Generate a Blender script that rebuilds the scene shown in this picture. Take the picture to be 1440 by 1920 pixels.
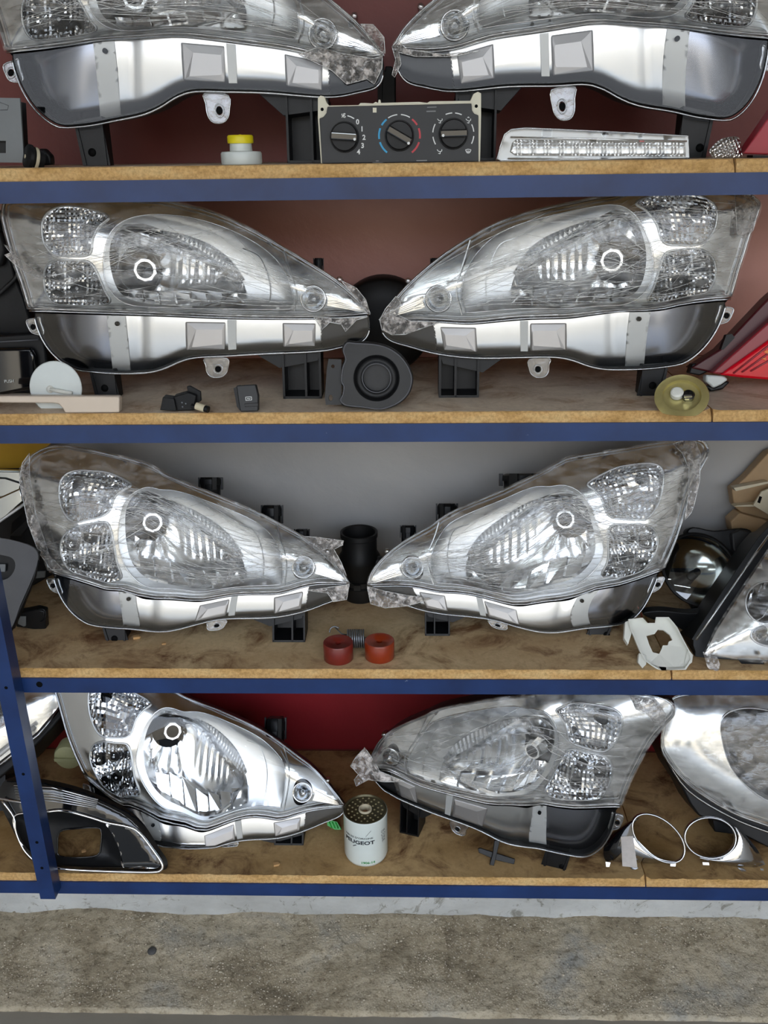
import bpy, bmesh, math, random
import numpy as np
from mathutils import Vector, Matrix, noise
from mathutils.geometry import delaunay_2d_cdt
for o in list(bpy.data.objects): bpy.data.objects.remove(o, do_unlink=True)
S = bpy.context.scene
COL = S.collection
RND = random.Random(7)
PI = math.pi
# ------------------------------------------------------------------ camera
FPX = 1680.0
CAMZ = 1.94
PITCH, YAW, ROLL = map(math.radians, (21.912, 1.782, -0.776))
def _axes():
    cp, sp = math.cos(PITCH), math.sin(PITCH)
    f, u, r = Vector((0, cp, -sp)), Vector((0, sp, cp)), Vector((1, 0, 0))
    R = Matrix.Rotation(YAW, 3, 'Z'); f, u, r = R @ f, R @ u, R @ r
    c, s = math.cos(ROLL), math.sin(ROLL)
    return f, r * c + u * s, u * c - r * s
CF, CR, CU = _axes()
CP = Vector((0, -1.42, CAMZ))
cd = bpy.data.cameras.new('camera'); cam = bpy.data.objects.new('camera', cd); COL.objects.link(cam)
cam.matrix_world = Matrix(((CR.x, CU.x, -CF.x, CP.x), (CR.y, CU.y, -CF.y, CP.y), (CR.z, CU.z, -CF.z, CP.z), (0, 0, 0, 1)))
cd.sensor_fit = 'VERTICAL'; cd.sensor_height = 24.0; cd.lens = 24.0 * FPX / 1920.0
cd.clip_start = 0.05; cd.clip_end = 100
S.camera = cam
# ------------------------------------------------------------------ world, light, exposure
W = bpy.data.worlds.new('overcast_sky'); S.world = W; W.use_nodes = True
nt = W.node_tree; bg = nt.nodes['Background']
tc = nt.nodes.new('ShaderNodeTexCoord'); sx = nt.nodes.new('ShaderNodeSeparateXYZ'); cr = nt.nodes.new('ShaderNodeValToRGB')
nt.links.new(tc.outputs['Generated'], sx.inputs[0]); nt.links.new(sx.outputs['Z'], cr.inputs[0]); nt.links.new(cr.outputs[0], bg.inputs[0])
cr.color_ramp.elements[0].position = 0.0; cr.color_ramp.elements[0].color = (0.95, 0.97, 1.0, 1)
cr.color_ramp.elements[1].position = 0.7; cr.color_ramp.elements[1].color = (0.62, 0.76, 1.0, 1)
bg.inputs['Strength'].default_value = 3.15
S.view_settings.view_transform = 'Standard'; S.view_settings.look = 'None'; S.view_settings.gamma = 1
S.view_settings.use_curve_mapping = False
S.view_settings.exposure = 0.55
sl = bpy.data.lights.new('sun', 'SUN'); sl.energy = 2.2; sl.color = (1, .93, .82); sl.angle = .01
so_ = bpy.data.objects.new('sun', sl); COL.objects.link(so_); so_.rotation_euler = Vector((.15, -.62, -.78)).to_track_quat('-Z', 'Y').to_euler()
try:
    S.cycles.transparent_max_bounces = 24; S.cycles.max_bounces = 8; S.cycles.glossy_bounces = 5
    S.cycles.caustics_reflective = False; S.cycles.sample_clamp_indirect = 6
except Exception: pass
# ------------------------------------------------------------------ geometry from photo pixels
def ray(px, py): return (CF + CR * ((px - 720) / FPX) - CU * ((py - 960) / FPX))
def gy(px, py, Y):
    r = ray(px, py); return CP + r * ((Y - CP.y) / r.y)
def gz(px, py, z):
    r = ray(px, py); return CP + r * ((z - CP.z) / r.z)
SH = [1.924, 1.5445, 1.0555, 0.564]           # shelf board tops
BT, BH = 0.019, 0.031                          # board thickness, beam height
WALLY = 0.425
class Frame:
    def __init__(s, base, yaw=0, lean=0, zmin=None, zmax=None, ymax=WALLY - .006):
        a, y = math.radians(lean), math.radians(yaw)
        s.o = Vector(base); s.r = Vector((math.cos(y), math.sin(y), 0))
        s.n = Vector((math.sin(y) * math.cos(a), -math.cos(y) * math.cos(a), math.sin(a)))   # towards the viewer
        s.u = s.r.cross(-s.n) * -1
        if s.u.z < 0: s.u = -s.u
        s.zmin, s.zmax, s.ymax = zmin, zmax, ymax
    def clamp(s, v):
        if s.zmin is not None and v.z < s.zmin: v.z = s.zmin
        if s.zmax is not None and v.z > s.zmax: v.z = s.zmax
        if v.y > s.ymax: v.y = s.ymax
        return v
    def at(s, px, py, d=0):
        o = s.o - s.n * d; r = ray(px, py); t = (o - CP).dot(s.n) / r.dot(s.n)
        return s.clamp(CP + r * t)
    def px(s, n):                              # metres of n pixels near the base
        return n * (s.o - CP).dot(CF) / FPX
# ------------------------------------------------------------------ object creation
ORG = {}
def root(name, loc, label=None, cat=None, group=None):
    o = bpy.data.objects.new(name, None); COL.objects.link(o); o.location = loc; o.empty_display_size = .02
    ORG[o.name] = Vector(loc); setp(o, label, cat, group); return o
def setp(o, label=None, cat=None, group=None, kind=None):
    if label: o['label'] = label
    if cat: o['category'] = cat
    if group: o['group'] = group
    if kind: o['kind'] = kind
    return o
def mk(name, verts, faces, mat, parent=None, smooth=False, fm=None, face_to=None, recalc=False, label=None, cat=None, kind=None, group=None):
    verts = [Vector(v) for v in verts]
    if parent is None:
        xs = [v.x for v in verts]; ys = [v.y for v in verts]; zs = [v.z for v in verts]
        org = Vector(((min(xs) + max(xs)) / 2, (min(ys) + max(ys)) / 2, min(zs)))
    else: org = ORG[parent.name]
    me = bpy.data.meshes.new(name)
    if face_to is not None:
        tot = 0
        for f in faces[:4000]:
            a, b, c = verts[f[0]], verts[f[1]], verts[f[2]]; tot += (b - a).cross(c - a).dot(face_to)
        if tot < 0: faces = [tuple(reversed(f)) for f in faces]
    me.from_pydata([tuple(v - org) for v in verts], [], [tuple(f) for f in faces])
    for m in (mat if isinstance(mat, (list, tuple)) else [mat]): me.materials.append(m)
    if fm: me.polygons.foreach_set('material_index', fm)
    if recalc:
        bm = bmesh.new(); bm.from_mesh(me); bmesh.ops.recalc_face_normals(bm, faces=bm.faces); bm.to_mesh(me); bm.free()
    me.update()
    if smooth is True: me.polygons.foreach_set('use_smooth', [True] * len(me.polygons))
    elif smooth:
        me.polygons.foreach_set('use_smooth', [True] * len(me.polygons)); me.set_sharp_from_angle(angle=math.radians(smooth))
    o = bpy.data.objects.new(name, me); COL.objects.link(o)
    if parent is None: o.location = org
    else: o.parent = parent
    ORG[o.name] = org
    setp(o, label, cat, group, kind)
    return o
class MB:
    def __init__(s): s.v = []; s.f = []; s.m = []
    def add(s, v, f, m=0):
        b = len(s.v); s.v += [Vector(x) for x in v]; s.f += [tuple(i + b for i in q) for q in f]; s.m += [m] * len(f); return s
    def box(s, lo, hi, m=0):
        x0, y0, z0 = lo; x1, y1, z1 = hi
        return s.add([(x0, y0, z0), (x1, y0, z0), (x1, y1, z0), (x0, y1, z0), (x0, y0, z1), (x1, y0, z1), (x1, y1, z1), (x0, y1, z1)],
                     [(0, 3, 2, 1), (4, 5, 6, 7), (0, 1, 5, 4), (1, 2, 6, 5), (2, 3, 7, 6), (3, 0, 4, 7)], m)
    def obox(s, c, ax, h, m=0, bev=0):          # oriented box: centre, 3 axes, half sizes
        ax = [Vector(a).normalized() for a in ax]; c = Vector(c)
        v = []
        for k in (-1, 1):
            for i, j in ((-1, -1), (1, -1), (1, 1), (-1, 1)):
                v.append(c + ax[0] * h[0] * i + ax[1] * h[1] * j + ax[2] * h[2] * k)
        return s.add(v, [(0, 3, 2, 1), (4, 5, 6, 7), (0, 1, 5, 4), (1, 2, 6, 5), (2, 3, 7, 6), (3, 0, 4, 7)], m)
    def tube(s, pts, r, n=8, m=0, closed=False, caps=True):
        pts = [Vector(p) for p in pts]; N = len(pts)
        rs = r if isinstance(r, (list, tuple)) else [r] * N
        up = None; rings = []
        for i, p in enumerate(pts):
            a = pts[(i - 1) % N] if (closed or i > 0) else p; b = pts[(i + 1) % N] if (closed or i < N - 1) else p
            t = (b - a); t = t.normalized() if t.length > 1e-9 else Vector((0, 0, 1))
            if up is None: up = t.orthogonal().normalized()
            up = (up - t * up.dot(t)); up = up.normalized() if up.length > 1e-6 else t.orthogonal().normalized()
            w = t.cross(up)
            rings.append([p + (up * math.cos(2 * PI * k / n) + w * math.sin(2 * PI * k / n)) * rs[i] for k in range(n)])
        v = [q for rg in rings for q in rg]; f = []
        for i in range(N if closed else N - 1):
            j = (i + 1) % N
            for k in range(n): f.append((i * n + k, i * n + (k + 1) % n, j * n + (k + 1) % n, j * n + k))
        if caps and not closed: f.append(tuple(range(n))[::-1]); f.append(tuple((N - 1) * n + k for k in range(n)))
        return s.add(v, f, m)
    def lathe(s, c, axis, prof, n=32, m=0, up=None, sq=1.0, ms=None):   # prof: (r, h) along axis
        c = Vector(c); a = Vector(axis).normalized(); u = (Vector(up) if up else a.orthogonal()); u = (u - a * u.dot(a)).normalized(); w = a.cross(u)
        v = []
        for r, h in prof:
            for k in range(n):
                t = 2 * PI * k / n; v.append(c + a * h + u * (r * math.cos(t)) + w * (r * sq * math.sin(t)))
        for i in range(len(prof) - 1):
            f = []
            for k in range(n): f.append((i * n + k, i * n + (k + 1) % n, (i + 1) * n + (k + 1) % n, (i + 1) * n + k))
            b = len(s.v) if i == 0 else b
            if i == 0: s.v += v
            s.f += [tuple(q + b for q in g) for g in f]; s.m += [(ms[i] if ms else m)] * len(f)
        return s
    def prism(s, front, off, m=0, inset=0):     # closed polygon of world points pushed along off
        n = len(front); off = Vector(off); fr = [Vector(p) for p in front]
        v = fr + [p + off for p in fr]
        f = [tuple(range(n)), tuple(range(2 * n - 1, n - 1, -1))]
        for i in range(n): f.append((i, i + n, (i + 1) % n + n, (i + 1) % n))
        return s.add(v, f, m)
    def build(s, name, mat, parent=None, smooth=False, recalc=True, clampf=None, **k):
        v = [clampf(p) for p in s.v] if clampf else s.v
        return mk(name, v, s.f, mat, parent, smooth, fm=s.m if isinstance(mat, (list, tuple)) else None, recalc=recalc, **k)
# ------------------------------------------------------------------ 2D helpers
def spline(pts, k=6, closed=True):
    n = len(pts); out = []
    rng = range(n) if closed else range(n - 1)
    for i in rng:
        g = (lambda j: pts[j % n]) if closed else (lambda j: pts[max(0, min(n - 1, j))])
        p0, p1, p2, p3 = g(i - 1), g(i), g(i + 1), g(i + 2)
        for q in range(k):
            t = q / k
            out.append(tuple(.5 * (2 * p1[a] + (p2[a] - p0[a]) * t + (2 * p0[a] - 5 * p1[a] + 4 * p2[a] - p3[a]) * t * t + (3 * p1[a] - p0[a] - 3 * p2[a] + p3[a]) * t ** 3) for a in range(len(p1))))
    if not closed: out.append(tuple(pts[-1]))
    return out
def resample(pts, step):
    out = []; n = len(pts); acc = 0
    for i in range(n):
        a, b = pts[i], pts[(i + 1) % n]; L = math.hypot(b[0] - a[0], b[1] - a[1]); m = max(1, int(L / step))
        for k in range(m): out.append((a[0] + (b[0] - a[0]) * k / m, a[1] + (b[1] - a[1]) * k / m))
    return out
def ell(cx, cy, rx, ry, n=32, rot=0, a0=0, a1=360):
    c, s = math.cos(math.radians(rot)), math.sin(math.radians(rot)); out = []
    full = abs(a1 - a0) >= 360
    for k in range(n if full else n + 1):
        t = math.radians(a0 + (a1 - a0) * k / n); x, y = rx * math.cos(t), ry * math.sin(t)
        out.append((cx + x * c - y * s, cy + x * s + y * c))
    return out
def inside(P, x, y):
    P = np.asarray(P); x = np.asarray(x); y = np.asarray(y); r = np.zeros(x.shape, bool)
    x0, y0 = P[:, 0], P[:, 1]; x1, y1 = np.roll(x0, -1), np.roll(y0, -1)
    for a, b, c, d in zip(x0, y0, x1, y1):
        if b == d: continue
        r ^= ((b > y) != (d > y)) & (x < (c - a) * (y - b) / (d - b) + a)
    return r
def pdist(P, x, y):
    P = np.asarray(P); best = np.full(np.shape(x), 1e9)
    Q = np.roll(P, -1, 0)
    for (a, b), (c, d) in zip(P, Q):
        L = (c - a) ** 2 + (d - b) ** 2 + 1e-9; t = np.clip(((x - a) * (c - a) + (y - b) * (d - b)) / L, 0, 1)
        best = np.minimum(best, np.hypot(x - a - t * (c - a), y - b - t * (d - b)))
    return best
def cdt(outer, holes=(), step=8, bstep=None, jit=.18, seed=1):
    rr = np.random.RandomState(seed)
    loops = [resample(outer, bstep or step)] + [resample(h, bstep or step) for h in holes]
    O = np.array(loops[0]); lo, hi = O.min(0), O.max(0)
    gx, gyy = np.meshgrid(np.arange(lo[0], hi[0] + step, step), np.arange(lo[1], hi[1] + step, step))
    gx = gx.ravel() + rr.uniform(-jit, jit, gx.size) * step; gyy = gyy.ravel() + rr.uniform(-jit, jit, gyy.size) * step
    ok = inside(loops[0], gx, gyy) & (pdist(loops[0], gx, gyy) > .45 * step)
    for h in loops[1:]: ok &= ~inside(h, gx, gyy) & (pdist(h, gx, gyy) > .45 * step)
    pts = []; edges = []
    for L in loops:
        b = len(pts); pts += L; edges += [(b + i, b + (i + 1) % len(L)) for i in range(len(L))]
    pts += list(zip(gx[ok], gyy[ok]))
    v, e, f, *_ = delaunay_2d_cdt([Vector((float(a), float(b))) for a, b in pts], edges, [], 0, 1e-4)
    V = np.array([(p.x, p.y) for p in v]); F = np.array([t for t in f if len(t) == 3])
    c = V[F].mean(1); keep = inside(loops[0], c[:, 0], c[:, 1])
    for h in loops[1:]: keep &= ~inside(h, c[:, 0], c[:, 1])
    return V, F[keep]
def tps(src, dst, lam=2e-3):
    s = np.array(src, float) / 400.; d = np.array(dst, float); n = len(s)
    def U(r2): return np.where(r2 < 1e-12, 0, r2 * np.log(r2 + 1e-20))
    K = U(((s[:, None] - s[None]) ** 2).sum(-1)) + lam * np.eye(n)
    P = np.hstack([np.ones((n, 1)), s]); A = np.zeros((n + 3, n + 3)); A[:n, :n] = K; A[:n, n:] = P; A[n:, :n] = P.T
    w = np.linalg.solve(A, np.vstack([d, np.zeros((3, 2))]))
    def f(pts):
        q = np.atleast_2d(np.array(pts, float)) / 400.
        return U(((q[:, None] - s[None]) ** 2).sum(-1)) @ w[:n] + np.hstack([np.ones((len(q), 1)), q]) @ w[n:]
    return f
# ------------------------------------------------------------------ materials
def nodes(name):
    m = bpy.data.materials.new(name); m.use_nodes = True; t = m.node_tree; return m, t, t.nodes['Principled BSDF'], t.nodes['Material Output']
def NN(t, kind, **k):
    n = t.nodes.new(kind)
    for a, b in k.items():
        if a.startswith('i_'):
            key = a[2:].replace('_', ' ')
            n.inputs[int(key) if key.isdigit() else key].default_value = b
        else: setattr(n, a, b)
    return n
def noise_tex(t, scale, detail=6, rough=.6, stretch=None, dist=0):
    c = NN(t, 'ShaderNodeTexCoord'); n = NN(t, 'ShaderNodeTexNoise', i_Scale=scale, i_Detail=detail, i_Roughness=rough, i_Distortion=dist)
    if stretch:
        mp = NN(t, 'ShaderNodeMapping'); mp.inputs['Scale'].default_value = stretch; t.links.new(c.outputs['Object'], mp.inputs[0]); t.links.new(mp.outputs[0], n.inputs['Vector'])
    else: t.links.new(c.outputs['Object'], n.inputs['Vector'])
    return n
def ramp(t, src, stops):
    r = NN(t, 'ShaderNodeValToRGB'); e = r.color_ramp.elements
    while len(e) < len(stops): e.new(.5)
    for i, (p, c) in enumerate(stops): e[i].position = p; e[i].color = tuple(c) + (1,) if len(c) == 3 else c
    t.links.new(src, r.inputs[0]); return r
def bump(t, src, b, strength=.3, dist=.002, prev=None):
    n = NN(t, 'ShaderNodeBump', i_Strength=strength, i_Distance=dist); t.links.new(src, n.inputs['Height'])
    if prev: t.links.new(prev.outputs[0], n.inputs['Normal'])
    if b is not None: t.links.new(n.outputs[0], b.inputs['Normal'])
    return n
def M(name, col, rough=.5, metal=0, var=.15, scale=30, bmp=0, bs=60, bd=.001, spec=.5, coat=0, stretch=None, trans=0):
    m, t, b, o = nodes(name)
    n = noise_tex(t, scale, stretch=stretch)
    lo = [max(0, c * (1 - var)) for c in col]; hi = [min(1, c * (1 + var)) for c in col]
    r = ramp(t, n.outputs['Fac'], [(.3, lo), (.7, hi)]); t.links.new(r.outputs[0], b.inputs['Base Color'])
    b.inputs['Roughness'].default_value = rough; b.inputs['Metallic'].default_value = metal; b.inputs['Specular IOR Level'].default_value = spec
    b.inputs['Coat Weight'].default_value = coat; b.inputs['Coat Roughness'].default_value = .05
    if trans: b.inputs['Transmission Weight'].default_value = trans
    if bmp: bump(t, noise_tex(t, bs).outputs['Fac'], b, bmp, bd)
    return m
def clear(name, tint=(1, 1, 1), rough=.02, base=.03, ior=1.45, bmp=0, bs=40, stretch=None, haze=0, hcol=(.8, .8, .8), gcol=(1, 1, 1), mul=1.0, detail=5):
    m, t, b, o = nodes(name); t.nodes.remove(b)
    tr = NN(t, 'ShaderNodeBsdfTransparent'); tr.inputs[0].default_value = tuple(tint) + (1,)
    gl = NN(t, 'ShaderNodeBsdfGlossy', i_Roughness=rough); gl.inputs[0].default_value = tuple(gcol) + (1,)
    fr = NN(t, 'ShaderNodeFresnel', i_IOR=ior)
    ma = NN(t, 'ShaderNodeMath', operation='MULTIPLY_ADD'); ma.use_clamp = True; t.links.new(fr.outputs[0], ma.inputs[0]); ma.inputs[1].default_value = mul; ma.inputs[2].default_value = base
    mx = NN(t, 'ShaderNodeMixShader'); t.links.new(ma.outputs[0], mx.inputs[0]); t.links.new(tr.outputs[0], mx.inputs[1]); t.links.new(gl.outputs[0], mx.inputs[2])
    out = mx
    n = noise_tex(t, bs, detail, .55, stretch, dist=.6 if bmp else 0)
    if bmp:
        bn = bump(t, n.outputs['Fac'], None, bmp, .004); t.links.new(bn.outputs[0], gl.inputs['Normal']); t.links.new(bn.outputs[0], fr.inputs['Normal'])
    if haze:
        df = NN(t, 'ShaderNodeBsdfDiffuse'); df.inputs[0].default_value = tuple(hcol) + (1,)
        r = ramp(t, n.outputs['Fac'], [(.45, (haze * .25,) * 3), (.62, (haze * 1.6,) * 3)])
        m2 = NN(t, 'ShaderNodeMixShader'); t.links.new(r.outputs[0], m2.inputs[0]); t.links.new(mx.outputs[0], m2.inputs[1]); t.links.new(df.outputs[0], m2.inputs[2]); out = m2
    t.links.new(out.outputs[0], o.inputs[0]); return m
def C(h):
    h = h.lstrip('#'); v = [int(h[i:i + 2], 16) / 255 for i in (0, 2, 4)]
    return [x / 12.92 if x <= .04045 else ((x + .055) / 1.055) ** 2.4 for x in v]
def chrome(name, col=(.93, .94, .95), rough=.07, bmp=.05, bs=25, **k): return M(name, col, rough, 1, .03, 20, bmp, bs, .002, **k)
MAT = {}
MAT['chrome'] = chrome('chrome_plating', (.86, .87, .89))
MAT['chrome_soft'] = chrome('aluminised_reflector', (.95, .955, .96), rough=.17, bmp=.08, bs=14)
MAT['satin'] = chrome('satin_metallised_plastic', (.72, .73, .74), .34, .03)
MAT['silver'] = chrome('silver_panel', (.7, .7, .7), .3, .03, 6)
MAT['reflected_dark'] = chrome('dark_reflection_panel', (.27, .28, .32), .22, .03, 6)  # dark surroundings mirrored in the curved panel end, put into its metal colour
MAT['stripe'] = M('pale_panel_stripe', C('c6c6c4'), .35, .2, .04, 15)
MAT['emboss'] = M('pearl_embossed_panel', C('aaa6a4'), .36, .7, .04, 15)
MAT['black'] = M('black_plastic', C('101113'), .45, 0, .25, 60, .15, 200, spec=.35)
MAT['blackgrey'] = M('worn_black_plastic', C('1e1e1f'), .5, 0, .35, 25, .2, 120)
MAT['gloss'] = M('gloss_black_plastic', C('101113'), .08, 0, .2, 10, 0, coat=.6)
MAT['rubber'] = M('black_rubber', C('0b0b0c'), .55, 0, .3, 40, .2, 80)
MAT['hole'] = M('dark_socket', C('08090a'), .7, spec=.1)
MAT['lens'] = clear('clear_headlight_cover', (.96, .97, .97), .015, .01, 1.42)
MAT['glassy'] = clear('clear_lower_cover', (.95, .96, .96), .03, .0, 1.3)
MAT['edge'] = clear('clear_plastic_edge', (.7, .72, .73), .05, .3, 1.5, gcol=(1, 1, 1))
MAT['tabclear'] = clear('clear_tab_plastic', (.7, .71, .73), .12, .08, 1.45, .2, 60, haze=.12, hcol=(.6, .6, .6))
MAT['film'] = clear('stretch_film', (.96, .955, .945), .1, .015, 1.45, .6, 22, (1.0, 1.0, 3.2), .115, (.95, .94, .92), mul=1.2)
MAT['crumple'] = clear('crumpled_film', (.9, .88, .86), .12, .08, 1.6, 1.0, 55, None, .5, (.85, .8, .76), mul=1.4)
MAT['crease'] = clear('film_crease', (.9, .9, .88), .15, .25, 1.6, haze=.5, hcol=(.95, .95, .93))
MAT['blue'] = None
# painted steel with chips
m, t, b, o = nodes('blue_painted_steel')
n1 = noise_tex(t, 9, 5); n2 = noise_tex(t, 70, 6, .7)
r1 = ramp(t, n1.outputs['Fac'], [(.3, C('152a54')), (.75, C('203d72'))])
r2 = ramp(t, n2.outputs['Fac'], [(.715, (0, 0, 0)), (.74, (1, 1, 1))])
mx = NN(t, 'ShaderNodeMix', data_type='RGBA'); t.links.new(r2.outputs[0], mx.inputs[0]); t.links.new(r1.outputs[0], mx.inputs[6]); mx.inputs[7].default_value = tuple(C('8f98a8')) + (1,)
t.links.new(mx.outputs[2], b.inputs['Base Color']); b.inputs['Roughness'].default_value = .35; bump(t, noise_tex(t, 35).outputs['Fac'], b, .12, .002); MAT['blue'] = m
# particle board: raw edge and soiled face
m, t, b, o = nodes('particle_board_edge')
n1 = noise_tex(t, 14, 8, .7, (1, 1, 3)); n2 = noise_tex(t, 160, 4, .7); 
r1 = ramp(t, n1.outputs['Fac'], [(.3, C('b08a4c')), (.5, C('d4ab70')), (.7, C('e0c088'))])
r2 = ramp(t, n2.outputs['Fac'], [(.3, (.55, .5, .42)), (.6, (1, 1, 1))])
mx = NN(t, 'ShaderNodeMix', data_type='RGBA', blend_type='MULTIPLY'); mx.inputs[0].default_value = .8; t.links.new(r1.outputs[0], mx.inputs[6]); t.links.new(r2.outputs[0], mx.inputs[7])
t.links.new(mx.outputs[2], b.inputs['Base Color']); b.inputs['Roughness'].default_value = .85; bump(t, n2.outputs['Fac'], b, .6, .002); MAT['bedge'] = m
def board_face(name, a, c, d):
    m, t, b, o = nodes(name)
    n1 = noise_tex(t, 3.2, 7, .62, (1, 1.6, 1)); n2 = noise_tex(t, 9, 8, .7, dist=.8); n3 = noise_tex(t, 120, 5, .7)
    r1 = ramp(t, n1.outputs['Fac'], [(.32, c), (.62, a)])
    r2 = ramp(t, n2.outputs['Fac'], [(.36, d), (.43, [q*.5+.5 for q in d]), (.52, (1, 1, 1))])
    r3 = ramp(t, n3.outputs['Fac'], [(.3, (.8, .78, .74)), (.6, (1, 1, 1))])
    x1 = NN(t, 'ShaderNodeMix', data_type='RGBA', blend_type='MULTIPLY'); x1.inputs[0].default_value = .9; t.links.new(r1.outputs[0], x1.inputs[6]); t.links.new(r2.outputs[0], x1.inputs[7])
    x2 = NN(t, 'ShaderNodeMix', data_type='RGBA', blend_type='MULTIPLY'); x2.inputs[0].default_value = .7; t.links.new(x1.outputs[2], x2.inputs[6]); t.links.new(r3.outputs[0], x2.inputs[7])
    t.links.new(x2.outputs[2], b.inputs['Base Color']); b.inputs['Roughness'].default_value = .7; bump(t, n3.outputs['Fac'], b, .35, .002); return m
MAT['bface'] = [board_face('soiled_board_face', C('ead8c0'), C('c4b096'), C('c8b29c')), board_face('soiled_board_face_grey', C('ead8c0'), C('c4b2a0'), C('c8b29c')),
                board_face('soiled_board_face_brown', C('d8be94'), C('b08c62'), C('86603a')), board_face('soiled_board_face_dark', C('c0a070'), C('92703f'), C('74502a'))]
def wallmat(name, a, c, sp, rough=.5):
    m, t, b, o = nodes(name)
    n1 = noise_tex(t, 2.2, 7, .6, dist=.4); n2 = noise_tex(t, 38, 8, .75)
    r1 = ramp(t, n1.outputs['Fac'], [(.3, a), (.7, c)]); r2 = ramp(t, n2.outputs['Fac'], [(.24, (0, 0, 0)), (.3, (1, 1, 1))])
    mx = NN(t, 'ShaderNodeMix', data_type='RGBA'); t.links.new(r2.outputs[0], mx.inputs[0]); mx.inputs[6].default_value = tuple(sp) + (1,); t.links.new(r1.outputs[0], mx.inputs[7])
    t.links.new(mx.outputs[2], b.inputs['Base Color']); b.inputs['Roughness'].default_value = rough; bump(t, n1.outputs['Fac'], b, .5, .01, bump(t, n2.outputs['Fac'], None, .2, .002)); return m
MAT['w1'] = wallmat('dark_red_wall_paint', C('6d2d2a'), C('84403a'), C('4a2220'))
MAT['w2'] = wallmat('hazed_red_wall_paint', C('bd8478'), C('d39c8e'), C('6a4640'), .4)  # red paint lightened to pink, standing for haze reflected off this bay
MAT['w3'] = wallmat('grey_white_wall_paint', C('a3a4a4'), C('b9b8b5'), C('77726c'), .45)
MAT['w4'] = wallmat('deep_red_wall_paint', C('7c1a20'), C('93232a'), C('4a1013'), .45)
m, t, b, o = nodes('white_plaster')
n1 = noise_tex(t, 3, 8, .65, (1, 1, 2)); n2 = noise_tex(t, 16, 9, .75, dist=1.2); n3 = noise_tex(t, 55, 6, .7)
r1 = ramp(t, n1.outputs['Fac'], [(.3, C('a9aaa6')), (.65, C('d2d4d1'))]); r2 = ramp(t, n2.outputs['Fac'], [(.34, C('8a8272')), (.39, C('b9b4a8')), (.44, (1, 1, 1))]); r3 = ramp(t, n3.outputs['Fac'], [(.30, (.35, .32, .28)), (.34, (1, 1, 1))])
x1 = NN(t, 'ShaderNodeMix', data_type='RGBA', blend_type='MULTIPLY'); x1.inputs[0].default_value = .7; t.links.new(r1.outputs[0], x1.inputs[6]); t.links.new(r2.outputs[0], x1.inputs[7])
x2 = NN(t, 'ShaderNodeMix', data_type='RGBA', blend_type='MULTIPLY'); x2.inputs[0].default_value = .6; t.links.new(x1.outputs[2], x2.inputs[6]); t.links.new(r3.outputs[0], x2.inputs[7])
t.links.new(x2.outputs[2], b.inputs['Base Color']); b.inputs['Roughness'].default_value = .8; bump(t, n2.outputs['Fac'], b, .5, .004, bump(t, n1.outputs['Fac'], None, .5, .02)); MAT['w5'] = m
m, t, b, o = nodes('rough_concrete')
n1 = noise_tex(t, 4, 8, .65, dist=.5); n2 = noise_tex(t, 60, 8, .8); n3 = NN(t, 'ShaderNodeTexVoronoi', i_Scale=170.0)
tcx = NN(t, 'ShaderNodeTexCoord'); t.links.new(tcx.outputs['Object'], n3.inputs['Vector'])
r1 = ramp(t, n1.outputs['Fac'], [(.3, C('6f6452')), (.44, C('a89b82')), (.56, C('c2b69e')), (.66, C('b0aa9c')), (.76, C('8f918e'))])
r2 = ramp(t, n2.outputs['Fac'], [(.36, (.34, .31, .26)), (.5, (1, 1, 1)), (.75, (1.0, 1.0, .98))])
mx = NN(t, 'ShaderNodeMix', data_type='RGBA', blend_type='MULTIPLY'); mx.inputs[0].default_value = .8; t.links.new(r1.outputs[0], mx.inputs[6]); t.links.new(r2.outputs[0], mx.inputs[7])
t.links.new(mx.outputs[2], b.inputs['Base Color']); b.inputs['Roughness'].default_value = .9; bump(t, n3.outputs['Distance'], b, .5, .003, bump(t, n2.outputs['Fac'], None, .7, .003)); MAT['conc'] = m
MAT['smoothfloor'] = M('shop_floor_concrete', C('8b8579'), .8, 0, .12, 5, .2, 30, .003)
MAT['plaster'] = M('shop_wall_plaster', C('b9b4aa'), .8, 0, .08, 3)
MAT['ceil'] = M('shop_ceiling_paint', C('a59f97'), .85, 0, .08, 3)
MAT['facade'] = M('street_facade_plaster', C('cfc2ac'), .85, 0, .15, .6)
MAT['asphalt'] = M('street_asphalt', C('918e88'), .9, 0, .15, 4)
m, t, b, o = nodes('tube_light'); b.inputs['Emission Color'].default_value = (.82, .92, 1, 1); b.inputs['Emission Strength'].default_value = 14; MAT['tubelight'] = m
# ------------------------------------------------------------------ the room
def slab(name, lo, hi, mat, **k): return MB().box(lo, hi).build(name, mat, recalc=False, **k)
slab('wall_back', (-2.2, WALLY, -.1), (2.6, WALLY + .15, 3.1), MAT['w1'], kind='structure')
slab('floor', (-2.2, -3.2, -.1), (2.6, WALLY, 0), MAT['smoothfloor'], kind='structure')
slab('ceiling', (-2.2, -3.2, 3.1), (2.6, WALLY + .15, 3.25), MAT['ceil'], kind='structure')
slab('wall_left', (-2.35, -3.2, -.1), (-2.2, WALLY + .15, 3.25), MAT['plaster'], kind='structure')
slab('wall_right', (2.6, -3.2, -.1), (2.75, WALLY + .15, 3.25), MAT['plaster'], kind='structure')
slab('street', (-14, -18, -.12), (14, -3.2, -.1), MAT['asphalt'], kind='structure')
fc = MB().box((-14, -13, -.1), (14, -12.6, 4.2))
fo = fc.build('facade_opposite', MAT['facade'], recalc=False, kind='structure')
MAT['dwin'] = M('dark_shop_window', C('23282c'), .15)
for i in range(7):
    x = -12 + i * 4
    MB().box((x - 1.1, -12.62, .2), (x + 1.1, -12.55, 2.5)).build('window', MAT['dwin'], fo, recalc=False)
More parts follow.
